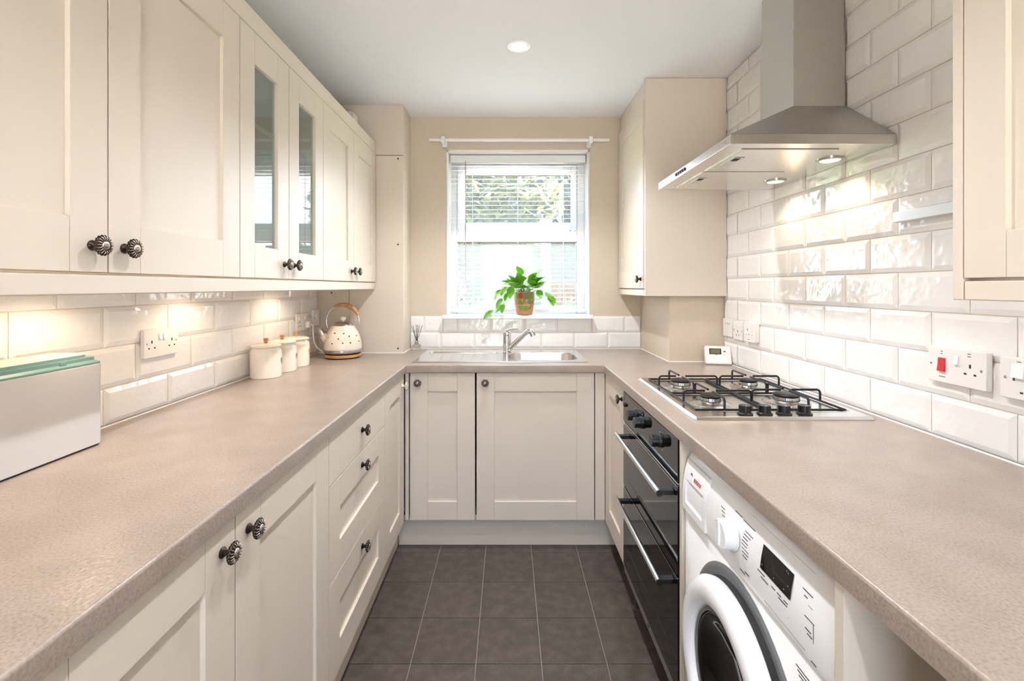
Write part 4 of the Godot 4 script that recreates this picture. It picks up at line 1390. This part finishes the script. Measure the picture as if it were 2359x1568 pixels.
# ---------------------------------------------------------------- things on the worktop
func worktop_things() -> void:
	# caddy with a hinged teal lid
	var t := thing("storage_caddy", "white metal storage caddy with a teal and cream lid by the tiled wall", "container", V(-1.022, TOP, 0.86))
	var o := rr(-1.071, 0.60, -0.974, 1.138, 0.018, 5)
	var oi := rr(-1.069, 0.602, -0.976, 1.136, 0.016, 5)
	var body := wb(t, mat(rgb(206, 203, 200), 0.3))  # white paint greyed: the shade on its front is put into the colour
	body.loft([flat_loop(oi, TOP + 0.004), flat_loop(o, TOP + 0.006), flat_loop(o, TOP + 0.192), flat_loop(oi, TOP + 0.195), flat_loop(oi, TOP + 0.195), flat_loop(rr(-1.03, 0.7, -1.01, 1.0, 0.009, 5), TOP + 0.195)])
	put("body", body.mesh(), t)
	var bs := rr(-1.068, 0.603, -0.977, 1.135, 0.016, 5)
	put("base", wb(t, M.dark).loft([flat_loop(bs, TOP + 0.0005), flat_loop(bs, TOP + 0.0045)]).mesh(), t)
	var l1 := rr(-1.07, 0.601, -0.975, 1.137, 0.017, 5)
	var l2 := rr(-1.068, 0.606, -0.981, 1.126, 0.014, 5)
	var lid := wb(t, M.teal)
	lid.loft([flat_loop(l1, TOP + 0.1955), flat_loop(l1, TOP + 0.199), flat_loop(l1, TOP + 0.199), flat_loop(l2, TOP + 0.204), flat_loop(l2, TOP + 0.204), flat_loop(l2, TOP + 0.2115), flat_loop(l2, TOP + 0.2115), flat_loop(rr(-1.05, 0.64, -0.995, 1.09, 0.01, 5), TOP + 0.212)])
	put("lid_rim", lid.mesh(), t)
	var l3 := rr(-1.067, 0.612, -0.990, 1.112, 0.014, 5)
	var l4 := rr(-1.063, 0.622, -0.996, 1.1, 0.012, 5)
	var lt := wb(t, M.teal)
	lt.loft([flat_loop(l3, TOP + 0.212), flat_loop(l3, TOP + 0.2185)])
	put("lid", lt.mesh(), t)
	var lc := wb(t, M.teal_pale)
	lc.loft([flat_loop(l3, TOP + 0.2185), flat_loop(l4, TOP + 0.223), flat_loop(rr(-1.045, 0.68, -1.015, 1.02, 0.01, 5), TOP + 0.226), flat_loop(rr(-1.031, 0.8, -1.029, 0.9, 0.001, 5), TOP + 0.2265)])
	put("lid_top", lc.mesh(), t)
	put("catch", wb(t, M.teal).bx(V(-0.981, TOP + 0.2, 1.03), V(-0.978, TOP + 0.210, 1.045), 0.001).mesh(), t)
	# three canisters
	var spots := [[1.97, "closest to the double socket"], [2.112, "the middle one of three"], [2.25, "closest to the kettle, with a wooden heart"]]
	for k in 3:
		var c := thing("canister", "cream ceramic canister with wooden lid knob, %s" % spots[k][1], "canister", V(-1.012, TOP, spots[k][0]), "storage canisters by the kettle")
		var b := mb(M.ceramic)
		b.lathe([Vector2(0, 0), Vector2(0.057, 0), Vector2(0.0602, 0.004), Vector2(0.0605, 0.105), Vector2(0.0585, 0.114), Vector2(0.0545, 0.119), Vector2(0.0535, 0.124), Vector2(0.0, 0.124)], 44, 0, 50.0)
		put("jar", b.mesh(), c)
		var l := mb(M.ceramic)
		l.lathe([Vector2(0.054, 0.1245), Vector2(0.0585, 0.126), Vector2(0.0598, 0.130), Vector2(0.0575, 0.134), Vector2(0.045, 0.138), Vector2(0.012, 0.1405), Vector2(0.0, 0.1405)], 44, 0, 60.0)
		var lidn := put("lid", l.mesh(), c)
		var w := mb(M.wood)
		w.lathe([Vector2(0.0065, 0.1405), Vector2(0.007, 0.148), Vector2(0.0095, 0.156), Vector2(0.0098, 0.160), Vector2(0.008, 0.162), Vector2(0.0, 0.1624)], 20)
		put("lid_knob", w.mesh(), lidn)
		var hp := PackedVector2Array()
		for j in 28:
			var a := TAU * j / 28.0
			hp.append(Vector2(16 * pow(sin(a), 3), 13 * cos(a) - 5 * cos(2 * a) - 2 * cos(3 * a) - cos(4 * a)) * (0.0009 if k < 2 else 0.0011))
		var he := mb(M.pale_ink if k < 2 else M.wood)
		he.t = Transform3D(Basis(Vector3(0, 0, -1), Vector3.UP, Vector3(1, 0, 0)).rotated(Vector3.UP, 0.25), Vector3(0.0596, 0.068, 0).rotated(Vector3.UP, 0.25))
		he.prism(hp, 0.0, 0.002, 0.0006)
		put("heart_badge", he.mesh(), c)
	# kettle on its base
	var kt := thing("kettle", "cream dome kettle with small dark dots and a wooden bow handle", "kettle", V(-0.88, TOP + 0.0006, 2.515))
	var s := mb(M.wood)
	s.lathe([Vector2(0, 0.006), Vector2(0.093, 0.006), Vector2(0.0945, 0.010), Vector2(0.0935, 0.019), Vector2(0.088, 0.021), Vector2(0, 0.021)], 48)
	s.use(M.black)
	s.lathe([Vector2(0, 0.0), Vector2(0.088, 0.0), Vector2(0.09, 0.006), Vector2(0, 0.006)], 48)
	put("power_base", s.mesh(), kt)
	var rim := mb(M.black)
	rim.lathe([Vector2(0.09, 0.021), Vector2(0.091, 0.028)], 48)
	rim.use(M.chrome_satin)
	rim.lathe([Vector2(0.089, 0.028), Vector2(0.0965, 0.030), Vector2(0.0985, 0.036), Vector2(0.098, 0.044), Vector2(0.095, 0.047)], 48)
	put("steel_band", rim.mesh(), kt)
	var dome := [Vector2(0.0955, 0.046), Vector2(0.0965, 0.055), Vector2(0.0950, 0.075), Vector2(0.0905, 0.10), Vector2(0.0840, 0.122), Vector2(0.0750, 0.142), Vector2(0.0660, 0.157), Vector2(0.0585, 0.167), Vector2(0.0525, 0.172)]
	var bd := mb(M.enamel)
	bd.lathe(dome, 56, 0, 60.0)
	var bodyn := put("body", bd.mesh(), kt)
	var ld := mb(M.chrome_satin)
	ld.lathe([Vector2(0.056, 0.170), Vector2(0.053, 0.175), Vector2(0.049, 0.178), Vector2(0.042, 0.186), Vector2(0.03, 0.190), Vector2(0.0, 0.191)], 44)
	var lidk := put("lid", ld.mesh(), kt)
	var ring := []
	for j in 22:
		var a := TAU * j / 22.0
		ring.append(Vector3(0.0125 * cos(a), 0.2055 + 0.0125 * sin(a), 0))
	var rg := mb(M.chrome_satin)
	rg.tube(ring, 0.0032, 10, true)
	rg.tube([Vector3(0, 0.189, 0), Vector3(0, 0.194, 0)], 0.005, 12)
	rg.use(M.enamel).tube([Vector3(0, 0.2055, -0.002), Vector3(0, 0.2055, 0.002)], 0.0095, 18)
	put("lid_ring", rg.mesh(), lidk)
	var sp := mb(M.enamel)
	sp.tube([Vector3(-0.072, 0.088, 0.004), Vector3(-0.092, 0.104, 0.006), Vector3(-0.108, 0.128, 0.008)], [0.030, 0.024, 0.0175], 20)
	sp.use(M.chrome_satin)
	sp.tube([Vector3(-0.100, 0.116, 0.007), Vector3(-0.112, 0.135, 0.008), Vector3(-0.122, 0.147, 0.009), Vector3(-0.128, 0.150, 0.0095)], [0.0205, 0.017, 0.0135, 0.009], 20)
	put("spout", sp.mesh(), kt)
	var hoop := []
	for j in 25:
		var a := deg_to_rad(-22.0 + 224.0 * j / 24.0)
		hoop.append(Vector3(0.087 * cos(a) - 0.002, 0.192 + 0.086 * sin(a), 0))
	var hb := mb(M.chrome_satin)
	hb.tube(hoop, 0.0045, 10)
	var hoopn := put("handle_bow", hb.mesh(), kt)
	var gp := []
	var gr := []
	for j in 13:
		var a := deg_to_rad(20.0 + 100.0 * j / 12.0)
		gp.append(Vector3(0.0885 * cos(a) - 0.002, 0.1925 + 0.0875 * sin(a), 0))
		gr.append(0.0075 + 0.0045 * sin(PI * j / 12.0))
	put("handle_grip", mb(M.wood).tube(gp, gr, 14).mesh(), hoopn)
	# dots on the dome, laid on its surface
	var dm := mb(M.ink)
	dm.lathe([Vector2(0.0, -0.0004), Vector2(0.0042, -0.0004), Vector2(0.0038, 0.0007), Vector2(0.0, 0.0009)], 12)
	var dotm := dm.mesh()
	for q in [[0.135, -12], [0.133, 22], [0.118, 40], [0.112, -38], [0.106, 4], [0.118, 70], [0.083, -16], [0.085, 42], [0.088, 78], [0.09, -62], [0.13, -65], [0.09, 120], [0.125, 110], [0.09, 165], [0.13, 160], [0.1, -110], [0.13, -130], [0.085, 18]]:
		var hgt: float = q[0]
		var i := 1
		while i < dome.size() - 1 and dome[i].y < hgt:
			i += 1
		var f: float = (hgt - dome[i - 1].y) / (dome[i].y - dome[i - 1].y)
		var rad: float = lerpf(dome[i - 1].x, dome[i].x, f)
		var a := deg_to_rad(q[1])
		var dirv := Vector3(sin(a), 0, cos(a))
		var tang: Vector2 = (dome[i] - dome[i - 1]).normalized()
		var n := (dirv * tang.y + Vector3.UP * -tang.x).normalized()
		var x := Vector3.UP.cross(n).normalized()
		put("dot", dotm, bodyn, Transform3D(Basis(x, n, x.cross(n)), dirv * rad + Vector3(0, hgt, 0)))
	# cord from the plug
	put("cord", mb(M.plate).tube([Vector3(-0.160, 0.178, 0.015), Vector3(-0.152, 0.165, 0.02), Vector3(-0.148, 0.13, 0.03), Vector3(-0.142, 0.085, 0.032), Vector3(-0.128, 0.055, 0.028), Vector3(-0.110, 0.035, 0.015), Vector3(-0.088, 0.018, 0.0)], 0.0028, 8).mesh(), kt)
	# programmable thermostat leaning against the boxed corner
	var th := thing("thermostat", "small white programmable thermostat with a grey display leaning in the corner", "thermostat")
	th.transform = Transform3D(Basis.from_euler(Vector3(-0.34, -0.22, 0)), V(1.015, TOP + 0.002, 2.265))
	var tb := mb(M.plate)
	tb.prism(rr(-0.06, 0.0, 0.06, 0.092, 0.009, 4), -0.024, 0.002, 0.004)
	put("case", tb.mesh(), th)
	put("flap", mb(M.gloss_white).prism(rr(-0.052, 0.006, 0.048, 0.045, 0.004, 3), 0.002, 0.0034, 0.0008).mesh(), th)
	put("display", mb(M.dark).bx(Vector3(-0.04, 0.05, 0.0015), Vector3(0.014, 0.078, 0.0032)).use(mat(rgb(116, 118, 92), 0.2)).bx(Vector3(-0.035, 0.053, 0.003), Vector3(0.009, 0.075, 0.0037)).mesh(), th)
	put("button", mb(M.ink).bx(Vector3(0.024, 0.062, 0.0018), Vector3(0.034, 0.067, 0.0038), 0.0008).mesh(), th)
	put("indicator", mb(M.ink).bx(Vector3(-0.011, 0.0455, 0.002), Vector3(-0.007, 0.048, 0.0037)).mesh(), th)

func sill_things() -> void:
	# reed diffuser in the corner of the worktop
	var t := thing("reed_diffuser", "small clear glass reed diffuser with dark reeds in the corner by the sink", "diffuser", V(-0.545, TOP, 2.815))
	var gm := mat(Color(0.93, 0.92, 0.88, 0.1), 0.03)
	gm.refraction_enabled = true
	gm.refraction_scale = 0.05
	gm.transparency = BaseMaterial3D.TRANSPARENCY_ALPHA
	var b := mb(gm)
	b.lathe([Vector2(0, 0.001), Vector2(0.024, 0.001), Vector2(0.025, 0.005), Vector2(0.024, 0.026), Vector2(0.012, 0.038), Vector2(0.010, 0.046), Vector2(0.007, 0.046), Vector2(0.008, 0.038), Vector2(0.0, 0.034)], 28)
	put("bottle", b.mesh(), t)
	put("collar", mb(M.chrome_satin).lathe([Vector2(0.007, 0.046), Vector2(0.0105, 0.046), Vector2(0.0105, 0.056), Vector2(0.006, 0.056)], 20).mesh(), t)
	for k in 6:
		var a := -0.30 + 0.12 * k
		var e := Vector3(sin(a) * 0.105, 0.05 + cos(a) * 0.098, 0.02 * sin(k * 2.1))
		put("reed", mb(M.dark).tube([Vector3(sin(-a) * 0.003, 0.045, 0), e], 0.0014, 6).mesh(), t)
	# potted plant
	var py := EYE - 0.169
	var p := thing("potted_plant", "trailing green plant in a painted terracotta pot on the window sill", "plant", V(0.1, py, 2.838))
	var terra := tex(mat(Color(1, 1, 1), 0.75), noise(0.03, 4, 91, [[0.2, rgb(176, 104, 74)], [0.5, rgb(206, 138, 104)], [0.8, rgb(222, 168, 138)]]), Vector3(9, 9, 9), false)
	var green := tex(mat(Color(1, 1, 1), 0.6), noise(0.04, 4, 92, [[0.2, rgb(96, 118, 52)], [0.6, rgb(138, 154, 84)], [0.9, rgb(176, 184, 124)]]), Vector3(9, 20, 9), false)
	var pot := mb(terra)
	pot.lathe([Vector2(0, 0.0005), Vector2(0.044, 0.0005), Vector2(0.048, 0.006), Vector2(0.058, 0.06), Vector2(0.063, 0.10), Vector2(0.062, 0.138), Vector2(0.057, 0.138), Vector2(0.055, 0.118)], 40)
	put("pot", pot.mesh(), p)
	put("soil", mb(M.dark).lathe([Vector2(0.056, 0.119), Vector2(0.03, 0.123), Vector2(0, 0.124)], 24).mesh(), p)
	# painted band and tulip leaves on the pot
	var bd := mb(green)
	bd.lathe([Vector2(0.0632, 0.096), Vector2(0.0636, 0.100), Vector2(0.0630, 0.132)], 40)
	put("painted_band", bd.mesh(), p)
	for k in 5:
		var a0 := deg_to_rad(-62 + k * 30)
		var L := []
		for j in 7:
			var f := j / 6.0
			var yy := 0.022 + 0.072 * f
			var rad := lerpf(0.0512, 0.0626, f) + 0.0006
			var half := 0.02 + 0.20 * sin(PI * minf(f, 0.98)) + 0.06 * f
			var c := a0 * (0.35 + 0.65 * f)
			var row := PackedVector3Array()
			for i in 5:
				var an := c + half * (i / 2.0 - 1.0)
				row.append(Vector3(sin(an) * rad, yy, cos(an) * rad))
			L.append(row)
		var pl := mb(green)
		pl.loft(L, -1.0, false)
		put("painted_leaf", pl.mesh(), p)
	var tul := mb(M.red)
	var LL := []
	for j in 5:
		var f := j / 4.0
		var row := PackedVector3Array()
		for i in 4:
			var an := -0.42 + (0.05 + 0.17 * sin(PI * clampf(f, 0.1, 0.95))) * (i / 1.5 - 1.0)
			row.append(Vector3(sin(an) * 0.0645, 0.098 + 0.034 * f, cos(an) * 0.0645))
		LL.append(row)
	tul.loft(LL, -1.0, false)
	put("painted_tulip", tul.mesh(), p)
	# leaf: a cupped blade with a fold
	var lf := mb(M.leaf)
	var rows := []
	for j in 9:
		var f := j / 8.0
		var w := 0.5 * pow(sin(PI * pow(f, 0.75)), 0.8) * 0.62
		var row := PackedVector3Array()
		for i in 5:
			var u := i / 2.0 - 1.0
			row.append(Vector3(u * w, 0.10 * absf(u) * w - 0.35 * f * f * 0.5, f))
		rows.append(row)
	lf.loft(rows, 1.0, false)
	var leafm := lf.mesh()
	var rng := RandomNumberGenerator.new()
	rng.seed = 12
	var stems := mb(mat(rgb(120, 160, 70), 0.5))
	var put_leaf := func(at: Vector3, yaw: float, pitch: float, s: float) -> void:
		put("leaf", leafm, p, Transform3D(Basis.from_euler(Vector3(pitch, yaw, rng.randf_range(-0.4, 0.4))).scaled(Vector3(s, s, s)), at))
	for k in 44:
		var a := rng.randf_range(-1.75, 1.75)
		var rr_ := rng.randf_range(0.015, 0.095)
		var hh := 0.155 + rng.randf_range(0.0, 0.10) * (1.0 - rr_ / 0.16)
		var tip := Vector3(sin(a) * rr_, hh, cos(a) * rr_ * 0.6 + 0.012)
		stems.tube([Vector3(sin(a) * 0.012, 0.12, cos(a) * 0.012), Vector3(sin(a) * rr_ * 0.5, 0.12 + (hh - 0.12) * 0.65, cos(a) * rr_ * 0.4), tip], 0.0014, 5)
		put_leaf.call(tip, a, rng.randf_range(-1.1, 0.2), rng.randf_range(0.062, 0.088))
	# trailing stems to both sides
	for q in [[Vector3(-0.10, 0.135, 0.03), Vector3(-0.135, 0.10, 0.045), Vector3(-0.125, 0.065, 0.05)], [Vector3(-0.08, 0.17, 0.03), Vector3(-0.115, 0.165, 0.04), Vector3(-0.14, 0.15, 0.045)], [Vector3(0.08, 0.15, 0.03), Vector3(0.12, 0.135, 0.04), Vector3(0.14, 0.115, 0.045)], [Vector3(-0.11, 0.12, 0.035), Vector3(-0.15, 0.06, 0.05), Vector3(-0.19, 0.03, 0.05)]]:
		stems.tube([Vector3(signf(q[0].x) * 0.02, 0.13, 0.02), q[0], q[1], q[2]], 0.0014, 5)
		for c in 3:
			if c == 0 and q[2].x < -0.18:
				continue
			var side := signf(q[0].x)
			put_leaf.call(q[c], side * rng.randf_range(0.2, 1.3), rng.randf_range(0.5, 1.2), rng.randf_range(0.06, 0.08))
			if c == 2:
				put_leaf.call(q[c], side * rng.randf_range(1.6, 2.4), rng.randf_range(0.4, 0.9), rng.randf_range(0.055, 0.075))
	put("stems", stems.mesh(), p)
	# venetian blind inside the reveal
	var bl := thing("venetian_blind", "white venetian blind with thin open slats hanging in the window", "blind", V(0.062, 2.1, 2.91))
	var x0 := -0.357
	var x1 := 0.481
	put("headrail", wb(bl, M.upvc).bx(V(x0, 2.052, 2.912), V(x1, 2.098, 2.945), 0.002).mesh(), bl)
	var sl := mb(M.slat)
	var sr := []
	for j in 5:
		var u := j / 2.0 - 1.0
		sr.append(PackedVector3Array([Vector3(x0, -0.0016 * u * u, 0.0125 * u), Vector3(x1, -0.0016 * u * u, 0.0125 * u)]))
	sl.loft(sr, -1.0, false)
	var slm := sl.mesh()
	var n := 33
	for k in n:
		var yy := 2.036 - k * 0.0272
		put("slat", slm, bl, Transform3D(Basis(Vector3.RIGHT, 0.10), rel(bl, V_at(V(0, yy, 2.93))).origin))
	put("bottom_rail", wb(bl, M.upvc).bx(V(x0, 1.128, 2.918), V(x1, 1.146, 2.942), 0.003).mesh(), bl)
	for x in [-0.22, 0.062, 0.345]:
		var cd := wb(bl, M.upvc)
		cd.tube([V(x, 1.14, 2.9165), V(x, 2.06, 2.9165)], 0.0007, 5)
		cd.tube([V(x, 1.14, 2.9435), V(x, 2.06, 2.9435)], 0.0007, 5)
		put("ladder_cord", cd.mesh(), bl)
	var wd := wb(bl, mat(rgb(190, 178, 170), 0.3))
	wd.tube([V(-0.262, 2.06, 2.907), V(-0.2615, 1.30, 2.907)], 0.003, 8)
	put("tilt_wand", wd.mesh(), bl)
	# curtain rod above the window
	var c := thing("curtain_rod", "slim white curtain rod on two brackets above the window", "curtain rod", V(0.06, 2.17, 2.8))
	put("rod", wb(c, M.seal_white).tube([V(-0.465, EYE + 0.868, 2.79), V(0.60, EYE + 0.868, 2.79)], 0.0095, 12).mesh(), c)
	for x in [-0.383, 0.49]:
		var k := wb(c, M.gloss_white)
		k.bx(V(x - 0.016, EYE + 0.842, 2.845), V(x + 0.016, EYE + 0.898, 2.867), 0.004)
		k.bx(V(x - 0.008, EYE + 0.853, 2.79), V(x + 0.008, EYE + 0.860, 2.85), 0.002)
		k.bx(V(x - 0.013, EYE + 0.848, 2.772), V(x + 0.013, EYE + 0.889, 2.806), 0.005)
		put("bracket", k.mesh(), c)
	# small white unit on top of the wall cupboards
	var j := thing("ventilation_unit", "small white box with a dark round hole above the wall cupboards", "vent box", V(-0.98, 2.04, 2.6))
	var jb := mb(M.plate)
	jb.t = rel(j, face_pz(-0.925, 2.225, 2.65))
	jb.prism(rr(-0.075, -0.18, 0.075, 0.032, 0.02, 4), -0.018, 0.05, 0.006)
	put("case", jb.mesh(), j)
	var jh := mb(M.black)
	jh.t = rel(j, face_pz(-0.925, 2.225, 2.65)) * Transform3D(Basis(Vector3.RIGHT, PI / 2), Vector3(0.026, -0.022, 0.0502))
	jh.lathe([Vector2(0.0, 0.0006), Vector2(0.026, 0.0006), Vector2(0.028, 0.0)], 28)
	put("opening", jh.mesh(), j)

# ---------------------------------------------------------------- lamps
func downlight(x: float, d: float, label: String, energy: float, angle := 64.0) -> void:
	var t := thing("downlight", label, "light", V(x, CEIL, d), "ceiling downlights")
	var r := mb(M.gloss_white)
	r.t = Transform3D(Basis(Vector3.RIGHT, PI), Vector3.ZERO)
	r.lathe([Vector2(0.052, 0.0), Vector2(0.051, 0.003), Vector2(0.046, 0.0045), Vector2(0.036, 0.003), Vector2(0.034, 0.0008)], 40)
	put("bezel", r.mesh(), t)
	var g := mb(glow(Color(1.0, 0.97, 0.93), 1.2))
	g.t = Transform3D(Basis(Vector3.RIGHT, PI), Vector3.ZERO)
	g.lathe([Vector2(0.035, 0.0008), Vector2(0.03, 0.002), Vector2(0, 0.0026)], 32)
	put("lamp_lens", g.mesh(), t)
	spot(t, V(x, CEIL - 0.012, d), Vector3.DOWN, energy, angle, Color(0.99, 0.99, 1.0), 0.035)

func lamps() -> void:
	downlight(0.047, 2.021, "round white recessed ceiling downlight, lit, above the sink end", 0.66)
	downlight(0.047, 1.15, "added unseen round white ceiling downlight between oven and drawers", 0.44, 61.0)  # lamp added out of view to brighten the drawers and washing machine
	downlight(0.047, 0.05, "round white recessed ceiling downlight over the middle of the aisle", 0.3)
	downlight(0.047, -0.95, "round white recessed ceiling downlight by the added glazed door", 0.4)
	# puck lamps under the wall cupboards
	var where := [[0.62, "under the end of the large wall cupboard"], [1.06, "under the large wall cupboard above the caddy"], [1.545, "under the glazed wall cupboard"], [2.13, "under the wall cupboard above the canisters"]]
	for q in where:
		var t := thing("puck_light", "small round lamp %s" % q[1], "light", V(-0.93, EYE + 0.026, q[0]), "under-cupboard lamps")
		var r := mb(M.chrome_satin)
		r.t = Transform3D(Basis(Vector3.RIGHT, PI), Vector3.ZERO)
		r.lathe([Vector2(0.034, 0.0), Vector2(0.034, 0.009), Vector2(0.031, 0.011), Vector2(0.026, 0.0095)], 28)
		put("ring", r.mesh(), t)
		var g := mb(glow(Color(1.0, 0.86, 0.66), 1.6))
		g.t = Transform3D(Basis(Vector3.RIGHT, PI), Vector3.ZERO)
		g.lathe([Vector2(0.027, 0.0095), Vector2(0, 0.010)], 24)
		put("lamp_lens", g.mesh(), t)
		spot(t, V(-0.93, EYE + 0.026 - 0.016, q[0]), Vector3(-0.12, -1, 0), 0.03, 74.0, Color(1.0, 0.89, 0.76), 0.025)

# ---------------------------------------------------------------- garden beyond the window
func leaf_cloud(b: MB, c: Vector3, r: Vector3, n: int, s: float, rng: RandomNumberGenerator) -> void:
	for k in n:
		var v := Vector3(rng.randfn(), rng.randfn(), rng.randfn()).normalized() * pow(rng.randf(), 0.4)
		var p := c + v * r
		var a := Vector3(rng.randf_range(-1, 1), rng.randf_range(-1, 1), rng.randf_range(-1, 1)).normalized()
		var e := a.cross(Vector3(0.3, 1, 0.2)).normalized()
		var q := s * rng.randf_range(0.6, 1.3)
		var nn := a.cross(e).normalized()
		b.quad(p - a * q, p + e * q * 0.45, p + a * q, p - e * q * 0.45, nn)

func leaf_mat(c: Color) -> StandardMaterial3D:
	var m := mat(c, 0.6)
	m.backlight_enabled = true
	m.backlight = Color(0.5, 0.5, 0.5)
	m.metallic_specular = 0.15
	return m

func garden() -> void:
	var ym := leaf_mat(rgb(64, 66, 10))
	var gm := leaf_mat(rgb(32, 54, 16))
	var tm := leaf_mat(rgb(15, 42, 24))
	var bark := mat(rgb(112, 92, 74), 0.9)
	var rng := RandomNumberGenerator.new()
	rng.seed = 77
	var gr := struct("ground", mb(tex(mat(Color(1, 1, 1), 0.95), noise(0.06, 4, 33, [[0.2, rgb(120, 140, 84)], [0.8, rgb(160, 172, 112)]]), Vector3(0.6, 0.6, 0.6))).bx(V(-14, -0.25, 3.1), V(14, -0.15, 26)).mesh(), "sunlit lawn beyond the window", "lawn")
	gr.set_meta("kind", "structure")
	var stone := tex(mat(Color(1, 1, 1), 0.9), noise(0.05, 4, 36, [[0.2, rgb(196, 190, 180)], [0.8, rgb(218, 213, 204)]]), Vector3(0.7, 0.7, 0.7))
	struct("bounce_patio", mb(stone).bx(V(-9, -0.2, -1.75), V(9, -0.13, -12)).mesh(), "added unseen pale paving that bounces sun through the added door", "bounce_patio")  # paving added out of view to bounce sunlight up to the ceiling
	struct("bounce_terrace", mb(stone).bx(V(-9, -0.2, 3.1), V(9, -0.13, 5.9)).mesh(), "added unseen pale paving below the window that bounces sun indoors", "bounce_terrace")  # unseen paving added to throw sunlight onto the ceiling near the window
	for q in [["broad tree with yellow green leaves seen through the upper pane", -0.3, 8.9, 3.0, Vector3(1.35, 1.15, 0.6), ym, 3800, "tree"], ["darker green tree beside the yellow green one", 1.65, 10.4, 3.05, Vector3(1.3, 1.5, 0.6), tm, 3600, "tree"], ["mid green tree behind the others", -1.9, 12.0, 3.3, Vector3(1.5, 1.5, 0.6), gm, 2400, "tree"], ["tall green tree rising between the other crowns", 0.9, 13.8, 3.9, Vector3(2.4, 1.6, 0.7), gm, 3600, "tree"]]:
		var t := thing("garden_tree", q[0], q[7], V(q[1], -0.15, q[2]))
		put("trunk", mb(bark).tube([Vector3.ZERO, Vector3(0.05, 1.6, 0), Vector3(0.0, q[3] + 0.2, 0)], [0.12, 0.09, 0.05], 10).mesh(), t)
		var b := mb(q[5])
		leaf_cloud(b, Vector3(0, q[3], 0), q[4], q[6], 0.14, rng)
		var cr := put("crown", b.mesh(), t)
	# shrubs and a low fence in the lower pane
	for q in [["pink flowering shrub by the pale garden wall", -0.72, 5.9, 1.2, Vector3(0.2, 0.62, 0.2), leaf_mat(rgb(70, 36, 38)), 500], ["low green shrub under the pink one", -0.35, 5.0, 1.08, Vector3(0.62, 0.3, 0.25), gm, 800], ["small green shrub beside the grey post", 1.1, 5.4, 1.1, Vector3(0.55, 0.32, 0.25), gm, 800], ["green shrub at the timber fence end", 1.2, 6.1, 1.98, Vector3(0.3, 0.26, 0.2), tm, 400]]:
		var t := thing("garden_shrub", q[0], "shrub", V(q[1], -0.15, q[2]))
		put("stem", mb(bark).tube([Vector3.ZERO, Vector3(0.0, q[3], 0)], [0.03, 0.015], 8).mesh(), t)
		var b := mb(q[5])
		leaf_cloud(b, Vector3(0, q[3], 0), q[4], q[6], 0.045, rng)
		put("foliage", b.mesh(), t)
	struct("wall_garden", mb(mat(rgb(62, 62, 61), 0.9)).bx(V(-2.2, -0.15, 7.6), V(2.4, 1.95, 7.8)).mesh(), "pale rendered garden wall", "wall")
	var ps := thing("garden_post", "square grey post in the garden", "post", V(0.40, -0.15, 5.0))
	put("shaft", mb(mat(rgb(60, 63, 67), 0.6)).bx(Vector3(-0.05, 0, -0.05), Vector3(0.05, 2.1, 0.05), 0.006).mesh(), ps)
	put("cap", mb(mat(rgb(64, 67, 71), 0.6)).bx(Vector3(-0.065, 2.1, -0.065), Vector3(0.065, 2.14, 0.065), 0.01).mesh(), ps)
	var fence := thing("timber_fence", "low orange brown timber fence at the foot of the garden wall", "fence", V(0.62, -0.15, 6.5))
	var wood := tex(mat(Color(1, 1, 1), 0.8), noise(0.03, 4, 19, [[0.2, rgb(56, 34, 18)], [0.8, rgb(70, 46, 27)]]), Vector3(1, 6, 1))
	for k in 12:
		put("board", mb(wood).bx(Vector3(-0.02 + k * 0.075, 0, -0.012), Vector3(0.045 + k * 0.075, 1.50 - 0.02 * (k % 2), 0.012), 0.003).mesh(), fence)
	put("rail", mb(wood).bx(Vector3(-0.05, 1.25, -0.035), Vector3(0.9, 1.32, -0.013), 0.003).mesh(), fence)
